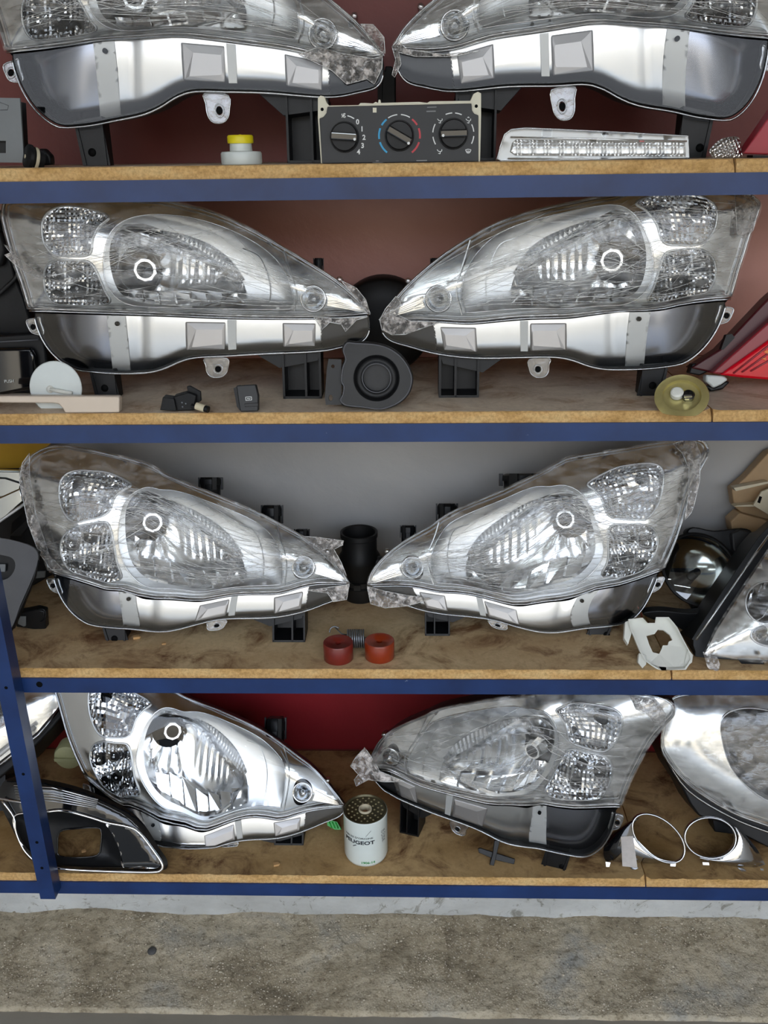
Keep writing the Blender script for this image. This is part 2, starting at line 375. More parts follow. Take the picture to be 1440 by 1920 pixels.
for i, (x, y) in enumerate(((-.55, -1.55), (.75, -2.1))):
    tl = root('tube_lamp', (x, y, 3.06), ('fluorescent batten lamp on the ceiling above the %s half of the shelving' % ('left', 'right')[i]), 'lamp')
    MB().box((x - .62, y - .035, 3.05), (x + .62, y + .035, 3.1)).build('lamp_body', MAT['stripe'], tl, recalc=False)
    MB().tube([(x - .6, y, 3.03), (x + .6, y, 3.03)], .014, 12).build('tube', MAT['tubelight'], tl)
# painted panels of each bay, on the back wall
bays = [(SH[0], 2.75, 'w1'), (SH[1], SH[0] - BT, 'w2'), (SH[2], SH[1] - BT, 'w3'), (SH[3], SH[2] - BT, 'w4'), (0, SH[3] - BT, 'w5')]
for i, (a, c, mm) in enumerate(bays):
    slab('trim_%d' % (i + 1), (-2.19, WALLY - .004, a), (2.59, WALLY + .001, c), MAT[mm], kind='structure')
# ragged plaster skirt at the foot of the wall
def fbm(x, y=0, z=0, o=4):
    return noise.fractal(Vector((x, y, z)), 1.0, 2.0, o)
mb = MB(); top = []; bot = []
for i in range(360):
    px = -60 + i * 4.4
    yb = 1722 + (px / 1440) * 22 + 16 * fbm(px * .011, 3) + 9 * fbm(px * .05, 1) + 5 * fbm(px * .17, 6) + (-8 if px < 160 else 0)
    p = gy(px, yb, WALLY - .009); q = gy(px, 1600, WALLY - .009); top.append(q); bot.append(p)
for i in range(359):
    a, b_, c, d = bot[i], bot[i + 1], top[i + 1], top[i]; o_ = Vector((0, .006, -.004))
    mb.add([a, b_, c, d, a + o_, b_ + o_], [(0, 1, 2, 3), (0, 4, 5, 1)])
mb.build('trim_6', MAT['w5'], recalc=False, kind='structure')
# raised rough concrete ledge
X0, X1, Y0g, Y1g = -1.35, 1.35, .132, WALLY; nx, ny = 560, 90
v = []; f = []
def gh(x, y):
    t = (y - Y0g) / (Y1g - Y0g)
    h = .012 + .018 * t + .010 * fbm(x * 4, y * 7, 0) + .003 * fbm(x * 14, y * 16, 2) + .0012 * fbm(x * 60, y * 60, 5, 3) + .0012 * noise.noise(Vector((x * 260, y * 260, 1)))
    h += .012 * max(0, fbm(x * 3 + 4, y * 3, 9)) * t
    return max(.002, h) 
for j in range(ny + 1):
    for i in range(nx + 1):
        x = X0 + (X1 - X0) * i / nx; y = Y0g + (Y1g - Y0g) * (j / ny) + (.004 * fbm(x * 9, 1) if j == 0 else 0)
        v.append((x, y, gh(x, y) if j > 0 else 0))
for j in range(ny):
    for i in range(nx):
        a = j * (nx + 1) + i; f.append((a, a + 1, a + nx + 2, a + nx + 1))
mk('floor_1', v, f, MAT['conc'], smooth=True, kind='structure')
ico = [(0, 0, 1), (.9, 0, .1), (0, .9, 0), (-.9, .1, 0), (0, -.9, -.1), (0, 0, -1)]; icf = [(0, 1, 2), (0, 2, 3), (0, 3, 4), (0, 4, 1), (5, 2, 1), (5, 3, 2), (5, 4, 3), (5, 1, 4)]
MAT['grit'] = M('pale_grit', C('c2b8a4'), .85, 0, .35, 40); MAT['grit2'] = M('dark_grit', C('5e564a'), .9, 0, .3, 40)
for nm, mt, cnt, hi in (('concrete_grit', 'grit', 8000, .0031), ('dark_grit', 'grit2', 1500, .0022)):
    mb = MB()
    for i in range(cnt):
        x = RND.uniform(-1.2, 1.2); y = RND.uniform(Y0g + .01, Y1g - .015)
        if fbm(x * 4, y * 6, 3 if mt == 'grit' else 8) < -.05 and RND.random() < .8: continue
        s = RND.uniform(.0009, hi) * (1.6 if RND.random() < .06 else 1); z = gh(x, y) + s * .2; a = RND.uniform(0, PI)
        mb.add([(x + s * (p[0] * math.cos(a) - p[1] * math.sin(a)), y + s * .8 * (p[0] * math.sin(a) + p[1] * math.cos(a)), z + s * .7 * p[2]) for p in ico], icf)
    mb.build(nm, MAT[mt], recalc=False, kind='stuff', label=('pale grit bedded in the rough concrete ledge below the shelving', 'dark grit scattered over the rough concrete ledge')[mt == 'grit2'], cat='gravel')
pc = gz(283, 1768, .05); mb = MB()
mb.lathe((pc.x, pc.y, gh(pc.x, pc.y) - .004), (0, -.1, 1), [(0, 0), (.011, .001), (.012, .006), (.008, .0105), (0, .0115)], 14)
mb.build('pebble', M('dark_pebble', C('4b4a49'), .7), smooth=True, label='small round dark grey stone on the concrete left of centre', cat='stone')
# ------------------------------------------------------------------ shelving
rack = root('shelving_rack', (0, 0, SH[3] - BT - BH), 'blue painted steel angle frame carrying the four wooden shelves', 'shelving')
def L_beam(z, x0, x1):                          # z = top of steel, face at y<0
    mb = MB(); mb.box((x0, -.003, z - BH), (x1, 0, z)); mb.box((x0, 0, z - .003), (x1, .028, z)); return mb
for i, z in enumerate(SH):
    L_beam(z - BT, -1.35, 1.35).build('beam', MAT['blue'], rack, recalc=False)
    MB().box((-1.35, .385, z - BT - BH), (1.35, .388, z - BT)).box((-1.35, .36, z - BT - .003), (1.35, .385, z - BT)).build('rear_beam', MAT['blue'], rack, recalc=False)
# slotted post
pb = gy(104, 1686, -.036); px_, zb = pb.x, pb.z; pw = .031
mb = MB()
mb.box((px_ - pw, -.036, zb), (px_, -.033, 2.6)); mb.box((px_ - .003, -.033, zb), (px_, -.004, 2.6))
mb.build('post', MAT['blue'], rack, recalc=False)
for py in (1628, 1290, 1580, 1452):
    p = gy(88 - (1685 - py) * .21, py, -.037); MB().lathe((px_ - .015, -.0361, p.z), (0, -1, 0), [(0, .0004), (.0032, .0004), (.0032, 0)], 12).build('bolt_hole', MAT['hole'], rack)
p = gy(84, 1274, -.0035)
MB().lathe((p.x - .012, -.003, p.z - .011), (0, -1, 0), [(0, .0008), (.006, .0008), (.006, 0)], 14).build('bolt_hole', MAT['hole'], rack)
for i, (a, c) in enumerate((( -1.3, 1.3),) * 0): pass
jx = [gy(1381, 305, 0).x, gy(1338, 770, 0).x, gy(1262, 1255, 0).x, gy(1213, 1645, 0).x]
rown = ['top', 'second', 'third', 'bottom']
def board(x0, x1, z, face, seed, lab, jl=False, jr=False):
    n = int((x1 - x0) / .004); v = []; f = []; fm = []
    for i in range(n + 1):
        x = x0 + (x1 - x0) * i / n
        ch = .0012 + .0022 * abs(fbm(x * 30, seed)) + .0018 * max(0, fbm(x * 110, seed, 3)); e = .0006 * fbm(x * 80, seed, 7)
        if jr: ch += .012 * max(0, 1 - (x1 - x) / .012)
        if jl: ch += .006 * max(0, 1 - (x - x0) / .008)
        sk = 0
        v += [(x, .0005 + e, z - BT), (x, .0 + e + ch * .25, z - ch * .9), (x, ch + .0006, z), (x, .415, z), (x, .415, z - BT)]
    for i in range(n):
        b = i * 5
        for k in range(5):
            f.append((b + k, b + 5 + k, b + 5 + (k + 1) % 5, b + (k + 1) % 5)); fm.append(1 if k == 2 else 0)
    f.append((0, 1, 2, 3, 4)); f.append(tuple(n * 5 + k for k in (4, 3, 2, 1, 0))); fm += [0, 0]
    return mk('shelf_board', v, f, [MAT['bedge'], face], fm=fm, recalc=True, label=lab, cat='shelf board')
faces = MAT['bface']
for i, z in enumerate(SH):
    board(-1.34, jx[i] - .0012, z, faces[i], i * 3 + 1, 'long worn particle board of the %s shelf, left of the joint' % rown[i], jr=True)
    board(jx[i] + .0012, 1.34, z, faces[i], i * 3 + 2, 'short particle board at the right end of the %s shelf' % rown[i], jl=True)
# ------------------------------------------------------------------ headlights: one shape, fitted to each one's stance
LENS = [(55, 578), (41, 530), (26, 488), (10, 430), (5, 400), (12, 374), (50, 357), (110, 351), (180, 354), (270, 368), (340, 384), (400, 399), (470, 430), (540, 470), (600, 506), (640, 533), (670, 560), (692, 587)]
LENS_B = [(692, 587), (640, 591), (560, 593), (430, 591), (300, 586), (150, 581), (55, 578)]
LENSO = spline(LENS, 5, False)[:-1] + spline(LENS_B, 4, False)[:-1]
MAIN = spline([(196, 520), (196, 470), (212, 430), (250, 407), (310, 402), (380, 413), (445, 437), (500, 470), (533, 508), (548, 548), (546, 575), (530, 580), (420, 579), (320, 577), (250, 573), (216, 556)], 5)
BOWL = spline([(207, 500), (208, 455), (228, 424), (262, 418), (310, 434), (370, 466), (425, 500), (456, 530), (461, 560), (452, 573), (360, 574), (270, 568), (225, 548)], 5)
SATIN = spline([(468, 578), (500, 576), (507, 545), (500, 510), (485, 480), (455, 466)], 4, False)
SIGA = spline([(79, 440), (80, 412), (95, 394), (122, 386), (160, 390), (203, 405), (186, 424), (174, 446), (168, 476), (135, 481), (103, 478), (86, 462)], 4)
SIGB = spline([(82, 520), (88, 498), (106, 487), (140, 488), (166, 491), (180, 508), (196, 545), (206, 566), (180, 572), (130, 571), (100, 567), (86, 548)], 4)
TOPB = [(66, 586), (150, 590), (300, 595), (430, 600), (560, 601), (640, 599), (690, 595)]
PAN_TOP = spline([(66, 587), (150, 590), (300, 594), (430, 599), (560, 600), (640, 598), (691, 593)], 6, False)
PAN_BOT = spline([(66, 587), (70, 605), (81, 632), (98, 657), (120, 677), (145, 690), (175, 694), (215, 697), (255, 697), (285, 694), (310, 687), (340, 674), (370, 667), (430, 664), (500, 660), (600, 655), (650, 645), (680, 636), (692, 618), (691, 593)], 5, False)
def yat(L, x):
    for a, b in zip(L, L[1:]):
        if min(a[0], b[0]) <= x <= max(a[0], b[0]) and a[0] != b[0]: return a[1] + (b[1] - a[1]) * (x - a[0]) / (b[0] - a[0])
    return L[-1][1]
def cut(x0, s, L):
    for a, b in zip(L, L[1:]):
        fa, fb = [p[0] - (x0 + s * (p[1] - 592) / 100.) for p in (a, b)]
        if fa * fb <= 0 and fa != fb: t = fa / (fa - fb); return (a[0] + (b[0] - a[0]) * t, a[1] + (b[1] - a[1]) * t)
    return L[0] if x0 < 300 else L[-1]
def panel_piece(c0, c1):
    def side(p, c): return p[0] - (c[0] + c[1] * (p[1] - 592) / 100.)
    tp = [p for p in PAN_TOP if (c0 is None or side(p, c0) > 1) and (c1 is None or side(p, c1) < -1)]
    bt = [p for p in PAN_BOT[1:] if (c0 is None or side(p, c0) > 1) and (c1 is None or side(p, c1) < -1)]
    if c0: tp = [cut(*c0, PAN_TOP)] + tp; bt = [cut(*c0, PAN_BOT)] + bt
    if c1: tp = tp + [cut(*c1, PAN_TOP)]; bt = bt + [cut(*c1, PAN_BOT)]
    out = []
    for p in tp + bt[::-1]:
        if not out or math.hypot(p[0] - out[-1][0], p[1] - out[-1][1]) > .5: out.append(p)
    while math.hypot(out[0][0] - out[-1][0], out[0][1] - out[-1][1]) < .5: out.pop()
    return out
PANOUT = PAN_TOP + PAN_BOT[::-1][1:-1]
def tri(x): x = x % 1.0; return abs(2 * x - 1)
def d_lens(V): return -.032 * np.sin(np.minimum(pdist(LENSO, V[:, 0], V[:, 1]) / 85, 1) * PI / 2) - .001
def d_bezel(V):
    d = pdist(LENSO, V[:, 0], V[:, 1]); return .010 - .024 * np.sin(np.minimum(d / 95, 1) * PI / 2) + .002 * np.sin(V[:, 0] / 23.) * np.minimum(d / 60, 1)
def d_panel(V):
    x, y = V[:, 0], V[:, 1]; top = np.interp(x, [p[0] for p in PAN_TOP], [p[1] for p in PAN_TOP])
    t = (y - top) / 100.; e = np.clip((200 - x) / 135., 0, 1)
    pd = pdist(PANOUT, x, y)
    w = .004 * np.exp(-((x - 262) / 14.) ** 2)
    lip = .016 * np.clip(1 - pd / 16., 0, 1) ** 1.3 * (t > .25)
    return .004 + .016 * t ** 2 + .040 * e ** 2 + lip + w
cx_, cy_ = 275, 505
def d_bowl(V):
    x, y = V[:, 0], V[:, 1]; r = np.hypot((x - cx_) / 190., (y - cy_) / 90.)
    e = pdist(BOWL, x, y); dd = .012 + .050 * (1 - np.clip(r, 0, 1) ** 2) * np.clip(e / 16., 0, 1) + .006 * np.clip(e / 16., 0, 1)
    z = np.clip((x - 322) / 12., 0, 1) * np.clip((425 - x) / 25., 0, 1) * np.clip((x * .42 + 378 - y + 30) / 18., 0, 1) * np.clip((535 - y) / 10., 0, 1)
    fl = .0032 * np.abs(np.sin(PI * (x / 15. + y / 300.))) * z
    ang = np.arctan2(y - cy_, x - cx_); fl2 = .0035 * np.abs(np.sin(ang * 4.5 + .6)) * np.clip((318 - x) / 20., 0, 1) * np.clip((545 - y) / 8., 0, 1)
    low = np.clip((y - 546) / 3., 0, 1); stair = .006 * low * np.floor((x - 210) / 42.) % .012
    return dd - (fl + fl2) * np.clip(e / 12., 0, 1) - low * .006 - stair * .5
def d_lat(P, c, dep, pitch=8.5, amp=.0018):
    def g(V):
        x, y = V[:, 0], V[:, 1]; e = pdist(P, x, y)
        return .0 + dep * (1 - np.exp(-e / 22.)) - amp * (np.abs(2 * ((x / pitch) % 1) - 1) + np.abs(2 * ((y / pitch) % 1) - 1)) * np.clip(e / 6., 0, 1)
    return g
def d_plate(V):
    e = pdist(MAIN, V[:, 0], V[:, 1]); s = np.clip((V[:, 0] - 380) / 160., 0, 1)
    return .004 + .010 * (1 - np.exp(-e / 20.)) + .004 * np.cos(e / 9.) * 0 
CR_T = spline([(300, 432), (345, 440), (392, 458), (430, 486), (458, 524)], 8, False)
CR_B = spline([(300, 436), (342, 455), (385, 482), (420, 506), (452, 528)], 8, False)
TEMPL = {}
def tpl(key, outer, holes, step, dfun, bstep=None, jit=.18):
    V, F = cdt(outer, holes, step, bstep, jit); TEMPL[key] = (V, F, dfun(V)); 
SAT_REG = [(468, 579), (458, 540), (448, 500), (430, 478), (405, 455), (385, 438), (380, 416), (400, 419), (445, 439), (475, 456), (490, 480), (501, 510), (507, 545), (503, 578)]
tpl('lens', LENSO, [], 16, d_lens, 10)
tpl('bezel', LENSO, [MAIN, SIGA, SIGB, ell(588, 560, 21, 22, 24)], 9, d_bezel, 7, 0)
tpl('plate', MAIN, [BOWL], 10, d_plate, 7, 0)
tpl('bowl', BOWL, [], 4.25, d_bowl, 4.25, 0)
tpl('siga', SIGA, [ell(113, 428, 10, 11, 14)], 4.2, d_lat(SIGA, 0, .03), 4, 0)
tpl('sigb', SIGB, [], 4.2, d_lat(SIGB, 0, .034), 4, 0)
for k, (a, b_) in {'p_left': (None, (206, 11)), 'p_stripe': ((200, 11), (235, 10)), 'p_mid': ((229, 10), (603, 2)), 'p_end': ((601, 2), None)}.items(): tpl(k, panel_piece(a, b_), [], 5 if k != 'p_mid' else 7, d_panel, 5, 0)
tpl('cover', PANOUT, [], 22, lambda V: np.full(len(V), -.006), 12)
def expand(P, k):
    P = np.array(P); c = P.mean(0); d = P - c; L = np.hypot(d[:, 0], d[:, 1])[:, None]; return [tuple(p) for p in P + d / L * k]
FILMO = expand(LENSO, 5)
tpl('film', FILMO, [], 8, lambda V: -.006 - .032 * np.sin(np.minimum(pdist(FILMO, V[:, 0], V[:, 1]) / 80, 1) * PI / 2), 8)
LMT = [(692, 588), (55, 578), (8, 390), (110, 351), (400, 399), (560, 483), (113, 428), (102, 482), (275, 505), (588, 560), (340, 588), (228, 692), (405, 690), (218, 600), (690, 636), (546, 582), (565, 752), (195, 745)]
LMX = [(150, 582), (250, 586), (270, 368), (280, 404), (196, 495), (250, 575), (203, 405), (122, 386), (82, 520), (180, 572), (548, 548), (500, 470)]
def headlight(label, dst, base, row, yaw=0, lean=8, film=True, crumples=(), caps=(), seed=0, src=None, feet=True, creases=40, black=None, film_col=None, tab_hole=True):
    rr = random.Random(seed); ztop = None if row == 0 else SH[row - 1] - BT - BH - .001
    b0 = gz(base[0], base[1], SH[row]) if row else gy(base[0], base[1], base[2]); b0.z = SH[row]
    F = Frame(b0, yaw, lean, SH[row] + .0008, ztop)
    w = tps(LMT if len(dst) == len(LMT) else LMT + LMX, dst)
    def Wd(p): return tuple(w([p])[0])
    R = root('headlight', b0, label, 'headlight', 'car headlights on the shelves')
    n = F.n
    def surf(name, key, mat, smooth, parent=R, dof=0, jit=0, **k):
        V, T, D = TEMPL[key]; P = w(V)
        v = [F.at(a, b, d + dof + (jit * fbm(x * .03, y * .03, seed + 1) if jit else 0)) for (a, b), d, (x, y) in zip(P, D, V)]
        return mk(name, v, T.tolist(), mat, parent, smooth, face_to=n, **k)
    def P3(x, y, d=0): q = Wd((x, y)); return F.at(q[0], q[1], d)
    def L3(L, d=0): return [F.at(a, b, d) for a, b in w(L)]
    sc = (P3(692, 588) - P3(55, 578)).length / 637.   # metres per template px
    # housing: dark shell tapering back
    full = LENSO[:len(LENSO) - 24] + PAN_BOT[::-1]
    H = expand(spline(LENS, 3, False) + PAN_BOT[::-1][1:-1], 1.5)
    hp = resample(H, 14); ww = w(hp); c = ww.mean(0); rings = []
    for t, d in ((0, .006), (.0, .02), (.02, .05), (.10, .085), (.3, .11), (.6, .12)):
        rings.append([F.at(a + (c[0] - a) * t, b + (c[1] - b) * t, .006) - n * (d - .006) for a, b in ww])
    for rg in rings: [F.clamp(p) for p in rg]
    m_ = len(hp); v = [p for rg in rings for p in rg]; f = []
    for i in range(len(rings) - 1):
        for k in range(m_): f.append((i * m_ + k, i * m_ + (k + 1) % m_, (i + 1) * m_ + (k + 1) % m_, (i + 1) * m_ + k))
    f.append(tuple((len(rings) - 1) * m_ + k for k in range(m_)))
    hs = mk('housing', v, f, MAT['black'], R, 40, recalc=True)
    # inner works
    surf('bezel', 'bezel', MAT['chrome_soft'], True)
    pl = surf('reflector_plate', 'plate', MAT['satin'], True)
    bw = surf('main_reflector', 'bowl', MAT['chrome_soft'], 32)
    sa = surf('signal_reflector', 'siga', MAT['chrome'], False); sb = surf('side_reflector', 'sigb', MAT['chrome'], False)
    # skirts between bezel openings and what lies behind, and their bright rims
    for nm, P, dd in (('main_rim', MAIN, .012), ('signal_rim', SIGA, .006), ('side_rim', SIGB, .006)):
        q = resample(P, 6); A = np.array(q); db = d_bezel(A); pp = w(A); rr_ = .0014 if nm == 'main_rim' else .0019
        v = [F.at(a, b, d) for (a, b), d in zip(pp, db)] + [F.at(a, b, .012) for (a, b) in pp]; k = len(q)
        mb = MB().add(v, [(i, (i + 1) % k, (i + 1) % k + k, i + k) for i in range(k)])
        mb.tube([F.at(a, b, d - .0012) for (a, b), d in zip(pp, db)], rr_, 6, closed=True)
        mb.build(nm, MAT['satin'] if nm != 'main_rim' else MAT['chrome'], R, True)
    mb = MB(); mb.tube(L3(SATIN, .009), .0008, 5); mb.tube(L3(spline([(533, 470), (541, 500), (556, 548), (552, 584)], 5, False), -.008), .0014, 6)
    mb.build('rim_line', MAT['satin'], pl)
    # ribbed crescent
    k = 44; mb = MB(); a_ = [CR_T[int(i * (len(CR_T) - 1) / k)] for i in range(k + 1)]; b_ = [CR_B[int(i * (len(CR_B) - 1) / k)] for i in range(k + 1)]
    def li(L, t): t *= len(L) - 1; i = min(int(t), len(L) - 2); u = t - i; return (L[i][0] * (1 - u) + L[i + 1][0] * u, L[i][1] * (1 - u) + L[i + 1][1] * u)
    v = []; f = []
    for i in range(k + 1):
        p, q = li(CR_T, i / k), li(CR_B, i / k); dd = .008 + (.003 if i % 2 else 0); v += [P3(*p, dd), P3(*q, dd + .006)]
        if i: f.append((2 * i - 2, 2 * i - 1, 2 * i + 1, 2 * i))
    mk('ribbed_strip', v, f, MAT['satin'], R, False, face_to=n)
    # stepped cut-off blades at the foot of the bowl
    mb = MB()
    for i in range(7):
        x = 238 + i * 30; y = 548 - abs(3 - i) * 2
        q = [P3(x, y, .020), P3(x + 27, y + 4, .020), P3(x + 32, 573, .010), P3(x + 6, 572, .010)]; mb.prism(q, -n * .004)
    mb.build('reflector_blade', MAT['chrome'], R)
    # bulb socket and shield
    ax = (n + F.r * (.35 if Wd((692, 588))[0] > Wd((55, 578))[0] else -.35)).normalized()
    c3 = P3(262, 507, .058); MB().lathe(c3 + n * .008, n, [(0, 0), (38 * sc, 0), (40 * sc, -.004)], 20).build('bulb_socket_and_reflection', MAT['hole'], R, True)  # socket disc widened to stand for its dark reflection in the bowl
    r0 = 21 * sc; c3 = P3(270, 507, .048)
    sh = MB().lathe(c3, ax, [(r0 * .7, .0), (r0 * .74, .030), (r0 * .98, .030), (r0 * 1.06, .024), (r0 * 1.16, .0), (r0 * .6, -.004)], 9).build('bulb_shield', MAT['chrome_soft'], R)
    MB().lathe(c3, ax, [(0, .0302), (r0 * .74, .0302), (r0 * .6, .02)], 16).build('shield_bore', MAT['hole'], sh)
    # lamp holes
    def disc(name, x, y, r, d, mat, par, prof=None): 
        return MB().lathe(P3(x, y, d), n, prof or [(0, 0), (r * sc, 0), (r * sc, -.004)], 18).build(name, MAT[mat], par, True)
    disc('bulb_hole', 113, 428, 11, .014, 'hole', sa); disc('bulb_hole', 160, 453, 8, .013, 'hole', sa, [(0, 0), (7 * sc, 0), (9 * sc, .002), (9 * sc, -.01)])
    for x, y in ((107, 516), (147, 541), (108, 556), (188, 568) if 0 else (140, 508), (176, 560)):
        r = 12 * sc; lr = MB().lathe(P3(x, y, .022), n, [(r * .55, .0), (r * .6, .010), (r, .010), (r * 1.15, -.006)], 16).build('lamp_ring', MAT['hole'], sb, True)
        MB().lathe(P3(x, y, .022), n, [(0, .010), (r * .32, .009), (r * .55, .0)], 12).build('ring_core', MAT['chrome'], sb, True)
    # position lamp by the tip
    r = 21 * sc; pl3 = P3(588, 560, .004)
    MB().lathe(pl3, n, [(0, -.014), (r * .5, -.011), (r * .9, 0), (r * 1.0, .009), (r * 1.12, .011), (r * 1.2, .006)], 22).build('lamp_cup', MAT['chrome'], R, True)
    gl = MB().lathe(pl3, n, [(r * .98, .008), (r * .9, .015), (r * .6, .021), (0, .024)], 22).build('position_lamp', MAT['edge'], R, True)
    MB().lathe(pl3, n, [(r * .2, .0), (r * .2, .012), (0, .014)], 10).build('lamp_bulb', MAT['satin'], gl, True)
    mb = MB()
    for i in range(5):
        a = math.radians(-16 + i * 9); x0, y0 = 588 + 27 * math.cos(a), 562 + 27 * math.sin(a); x1, y1 = 676 + i * 1.0, 575 + i * 2.2
        q = [P3(x0, y0 - 2.0, -.004), P3(x0, y0 + 2.0, -.004), P3(x1, y1 + .5, -.002)]; mb.prism(q, n * .004)
    mb.build('reflector_fin', MAT['chrome'], R)
    # lower panel
    surf('side_panel', 'p_left', MAT['reflected_dark'], True); st = surf('panel_stripe', 'p_stripe', MAT['stripe'], True, dof=-.0018)
    disc('screw_hole', 219, 607, 4.2, -.0026, 'hole', st)
    surf('lower_panel', 'p_mid', MAT['silver'], True); surf('panel_end', 'p_end', MAT['blackgrey'] if black is None else MAT[black], True)
    def emboss(x0, x1, y0, y1, ix=13, iy=15, h=.0024):
        A = [(x0, y0), (x1, y0 + 1), (x1 - 1, y1 - 1), (x0 + 2, y1)]; B = [(x0 + ix * 1.6, y0 + iy), (x1 - ix * .5, y0 + iy), (x1 - ix * .5, y1 - iy * .75), (x0 + ix, y1 - iy * .4)]
        b1 = resample(spline(A, 1), 9); 
        a3 = [P3(x, y, .012) for x, y in A]; a2 = [P3(x, y, .003) for x, y in A]; t2 = [P3(x, y, .003 - h) for x, y in B]
        v = a3 + a2 + t2; f = [tuple(range(8, 12))]
        for i in range(4): j = (i + 1) % 4; f += [(i, j, 4 + j, 4 + i), (4 + i, 4 + j, 8 + j, 8 + i)]
        o = mk('embossed_panel', v, f, MAT['emboss'], R, False, recalc=True)
        bv = o.modifiers.new('bevel', 'BEVEL'); bv.width = .0025; bv.segments = 3; return o
    emboss(347, 423, 603, 657); emboss(529, 592, 605, 651)
    mb = MB(); mb.prism([P3(426, 600, .0), P3(442, 600, .0), P3(443, 655, .006), P3(428, 656, .006)], -n * .006); mb.build('panel_bar', MAT['stripe'], R)
    mb = MB(); mb.tube(L3(resample(PAN_BOT, 8)[3:-3] if 0 else PAN_BOT[2:], .002), .0022, 6); mb.build('seal_strip', MAT['black'], R, True)
    mb = MB(); PB = [(x + (-2.5 if x < 150 else 0), y + 3.5) for x, y in PAN_BOT[2:-4]]; mb.tube(L3(PB, -.002), .0017, 6); mb.build('cover_lip', MAT['edge'], R, True)
    surf('lower_cover', 'cover', MAT['glassy'], True)
    # bright bead where the lens meets the panel, and the lens' own rim
    mb = MB(); mb.tube(L3(spline(LENS_B, 5, False), -.004), .0026, 8); mb.tube(L3([(x, y + 5) for x, y in spline(LENS_B, 5, False)], -.001), .0016, 6)
    mb.build('lens_edge', MAT['edge'], R, True)
    mb = MB(); mb.tube(L3(spline(LENS, 4, False), .002), .0022, 6); mb.build('lens_rim', MAT['edge'], R, True)
    surf('lens', 'lens', MAT['lens'], True)
    # mounting tabs
    def tab(poly, hole, r, th=.005, d=.004):
        q = spline(poly, 3); V, T = cdt(q, [ell(hole[0], hole[1], r, r, 14)], 14, 6); P = w(V); fr = [F.at(a, b, d) for a, b in P]
        k = len(fr); v = fr + [p - n * th for p in fr]; f = [tuple(t) for t in T.tolist()] + [tuple(i + k for i in reversed(t)) for t in T.tolist()]
        for L in (resample(q, 6), ell(hole[0], hole[1], r, r, 14)):
            pp = w(L); m2 = len(L); b = len(v); v += [F.at(a, c_, d) for a, c_ in pp] + [F.at(a, c_, d) - n * th for a, c_ in pp]
            f += [(b + i, b + (i + 1) % m2, b + m2 + (i + 1) % m2, b + m2 + i) for i in range(m2)]
        o = mk('mounting_tab', [F.clamp(p) for p in v], f, MAT['tabclear'], R, False, face_to=n)
        MB().tube([F.at(a, b_, d - .001) for a, b_ in w(q)], .0011, 5, closed=True).tube([F.at(a, b_, d - .001) for a, b_ in w(ell(hole[0], hole[1], r + 2.5, r + 2.5, 14))], .0009, 5, closed=True).build('tab_edge', MAT['edge'], o, True)
        MB().lathe(P3(hole[0], hole[1], d + th), n, [(0, .001), (r * sc, .001), (r * sc, 0)], 14).build('tab_hole', MAT['hole'], o)
    tab([(384, 672), (426, 672), (427, 690), (424, 700), (414, 707), (397, 707), (388, 698), (386, 685)], (409, 692), 6)
    tab([(74, 594), (70, 596), (50, 600), (52, 612), (60, 624), (78, 628), (82, 622), (76, 605)], (62, 613), 5.5)
    # feet
    if feet:
        zb = SH[row] + .0008
        def leg(mb, x0, y0, x1, y1, d, dep, dx=0):
            A, B = P3(x0, y0, d), P3(x1, y1, d); top = [A, B, B - n * dep, A - n * dep]
            bot = [F.clamp(p - F.u * ((p.z - zb) / F.u.z) + F.r * dx) for p in top]
            mb.add([F.clamp(p) for p in top] + bot, [(0, 3, 2, 1), (4, 5, 6, 7), (0, 1, 5, 4), (1, 2, 6, 5), (2, 3, 7, 6), (3, 0, 4, 7)])
        s1 = 1 if P3(692, 588).x > P3(55, 578).x else -1
        mb = MB(); leg(mb, 528, 664, 601, 660, .052, .003); leg(mb, 528, 664, 532, 664, .006, .05); leg(mb, 570, 662, 574, 662, .006, .05); leg(mb, 597, 660, 601, 660, .006, .05)
        k0 = len(mb.v); leg(mb, 528, 664, 601, 660, .006, .05)
        for q in range(4): v_ = mb.v[k0 + 4 + q]; mb.v[k0 + q] = v_ + F.u * .004
        mb.prism([P3(478, 663, .012), P3(600, 656, .012), P3(596, 676, .012), P3(524, 690, .012)], -n * .04)
        for vv in mb.v: F.clamp(vv)
        mb.build('foot', MAT['black'], R)
        mb = MB(); leg(mb, 166, 690, 212, 692, .012, .003, .008 * s1); leg(mb, 166, 690, 170, 690, .009, .035, .010 * s1); leg(mb, 209, 692, 213, 692, .009, .035, .002 * s1)
        ft = mb.build('foot', MAT['black'], R)
        disc('foot_hole', 196, 728, 7, .0110, 'hole', ft)
    for (x, y, r, h) in caps:                  # rear caps that stand above the outline, given in photo pixels
        p = F.at(x, y, .085); rr_ = F.px(r); hh = F.px(h)
        mb = MB().lathe(p, F.u, [(0, 0), (rr_ * .8, 0), (rr_, -hh * .1), (rr_, -hh * .35), (rr_ * .88, -hh * .36), (rr_ * .88, -hh), (0, -hh)], 12)
        for k_ in range(6): a = k_ * PI / 3; mb.obox(p + (F.r * math.cos(a) + F.n * math.sin(a)) * rr_ + F.u * -hh * .3, (F.r * math.cos(a) + F.n * math.sin(a), F.u, (F.r * -math.sin(a) + F.n * math.cos(a))), (rr_ * .08, hh * .3, rr_ * .2))
        for vv in mb.v: F.clamp(vv)
        mb.build('rear_cap', MAT['black'], R, 30)
    # protruding clip near the tip
    q = P3(637, 524, .0); MB().lathe(q, n, [(0, .006), (.004, .006), (.0055, .003), (.0055, -.012)], 12).build('adjuster_clip', MAT['edge'], R, True)
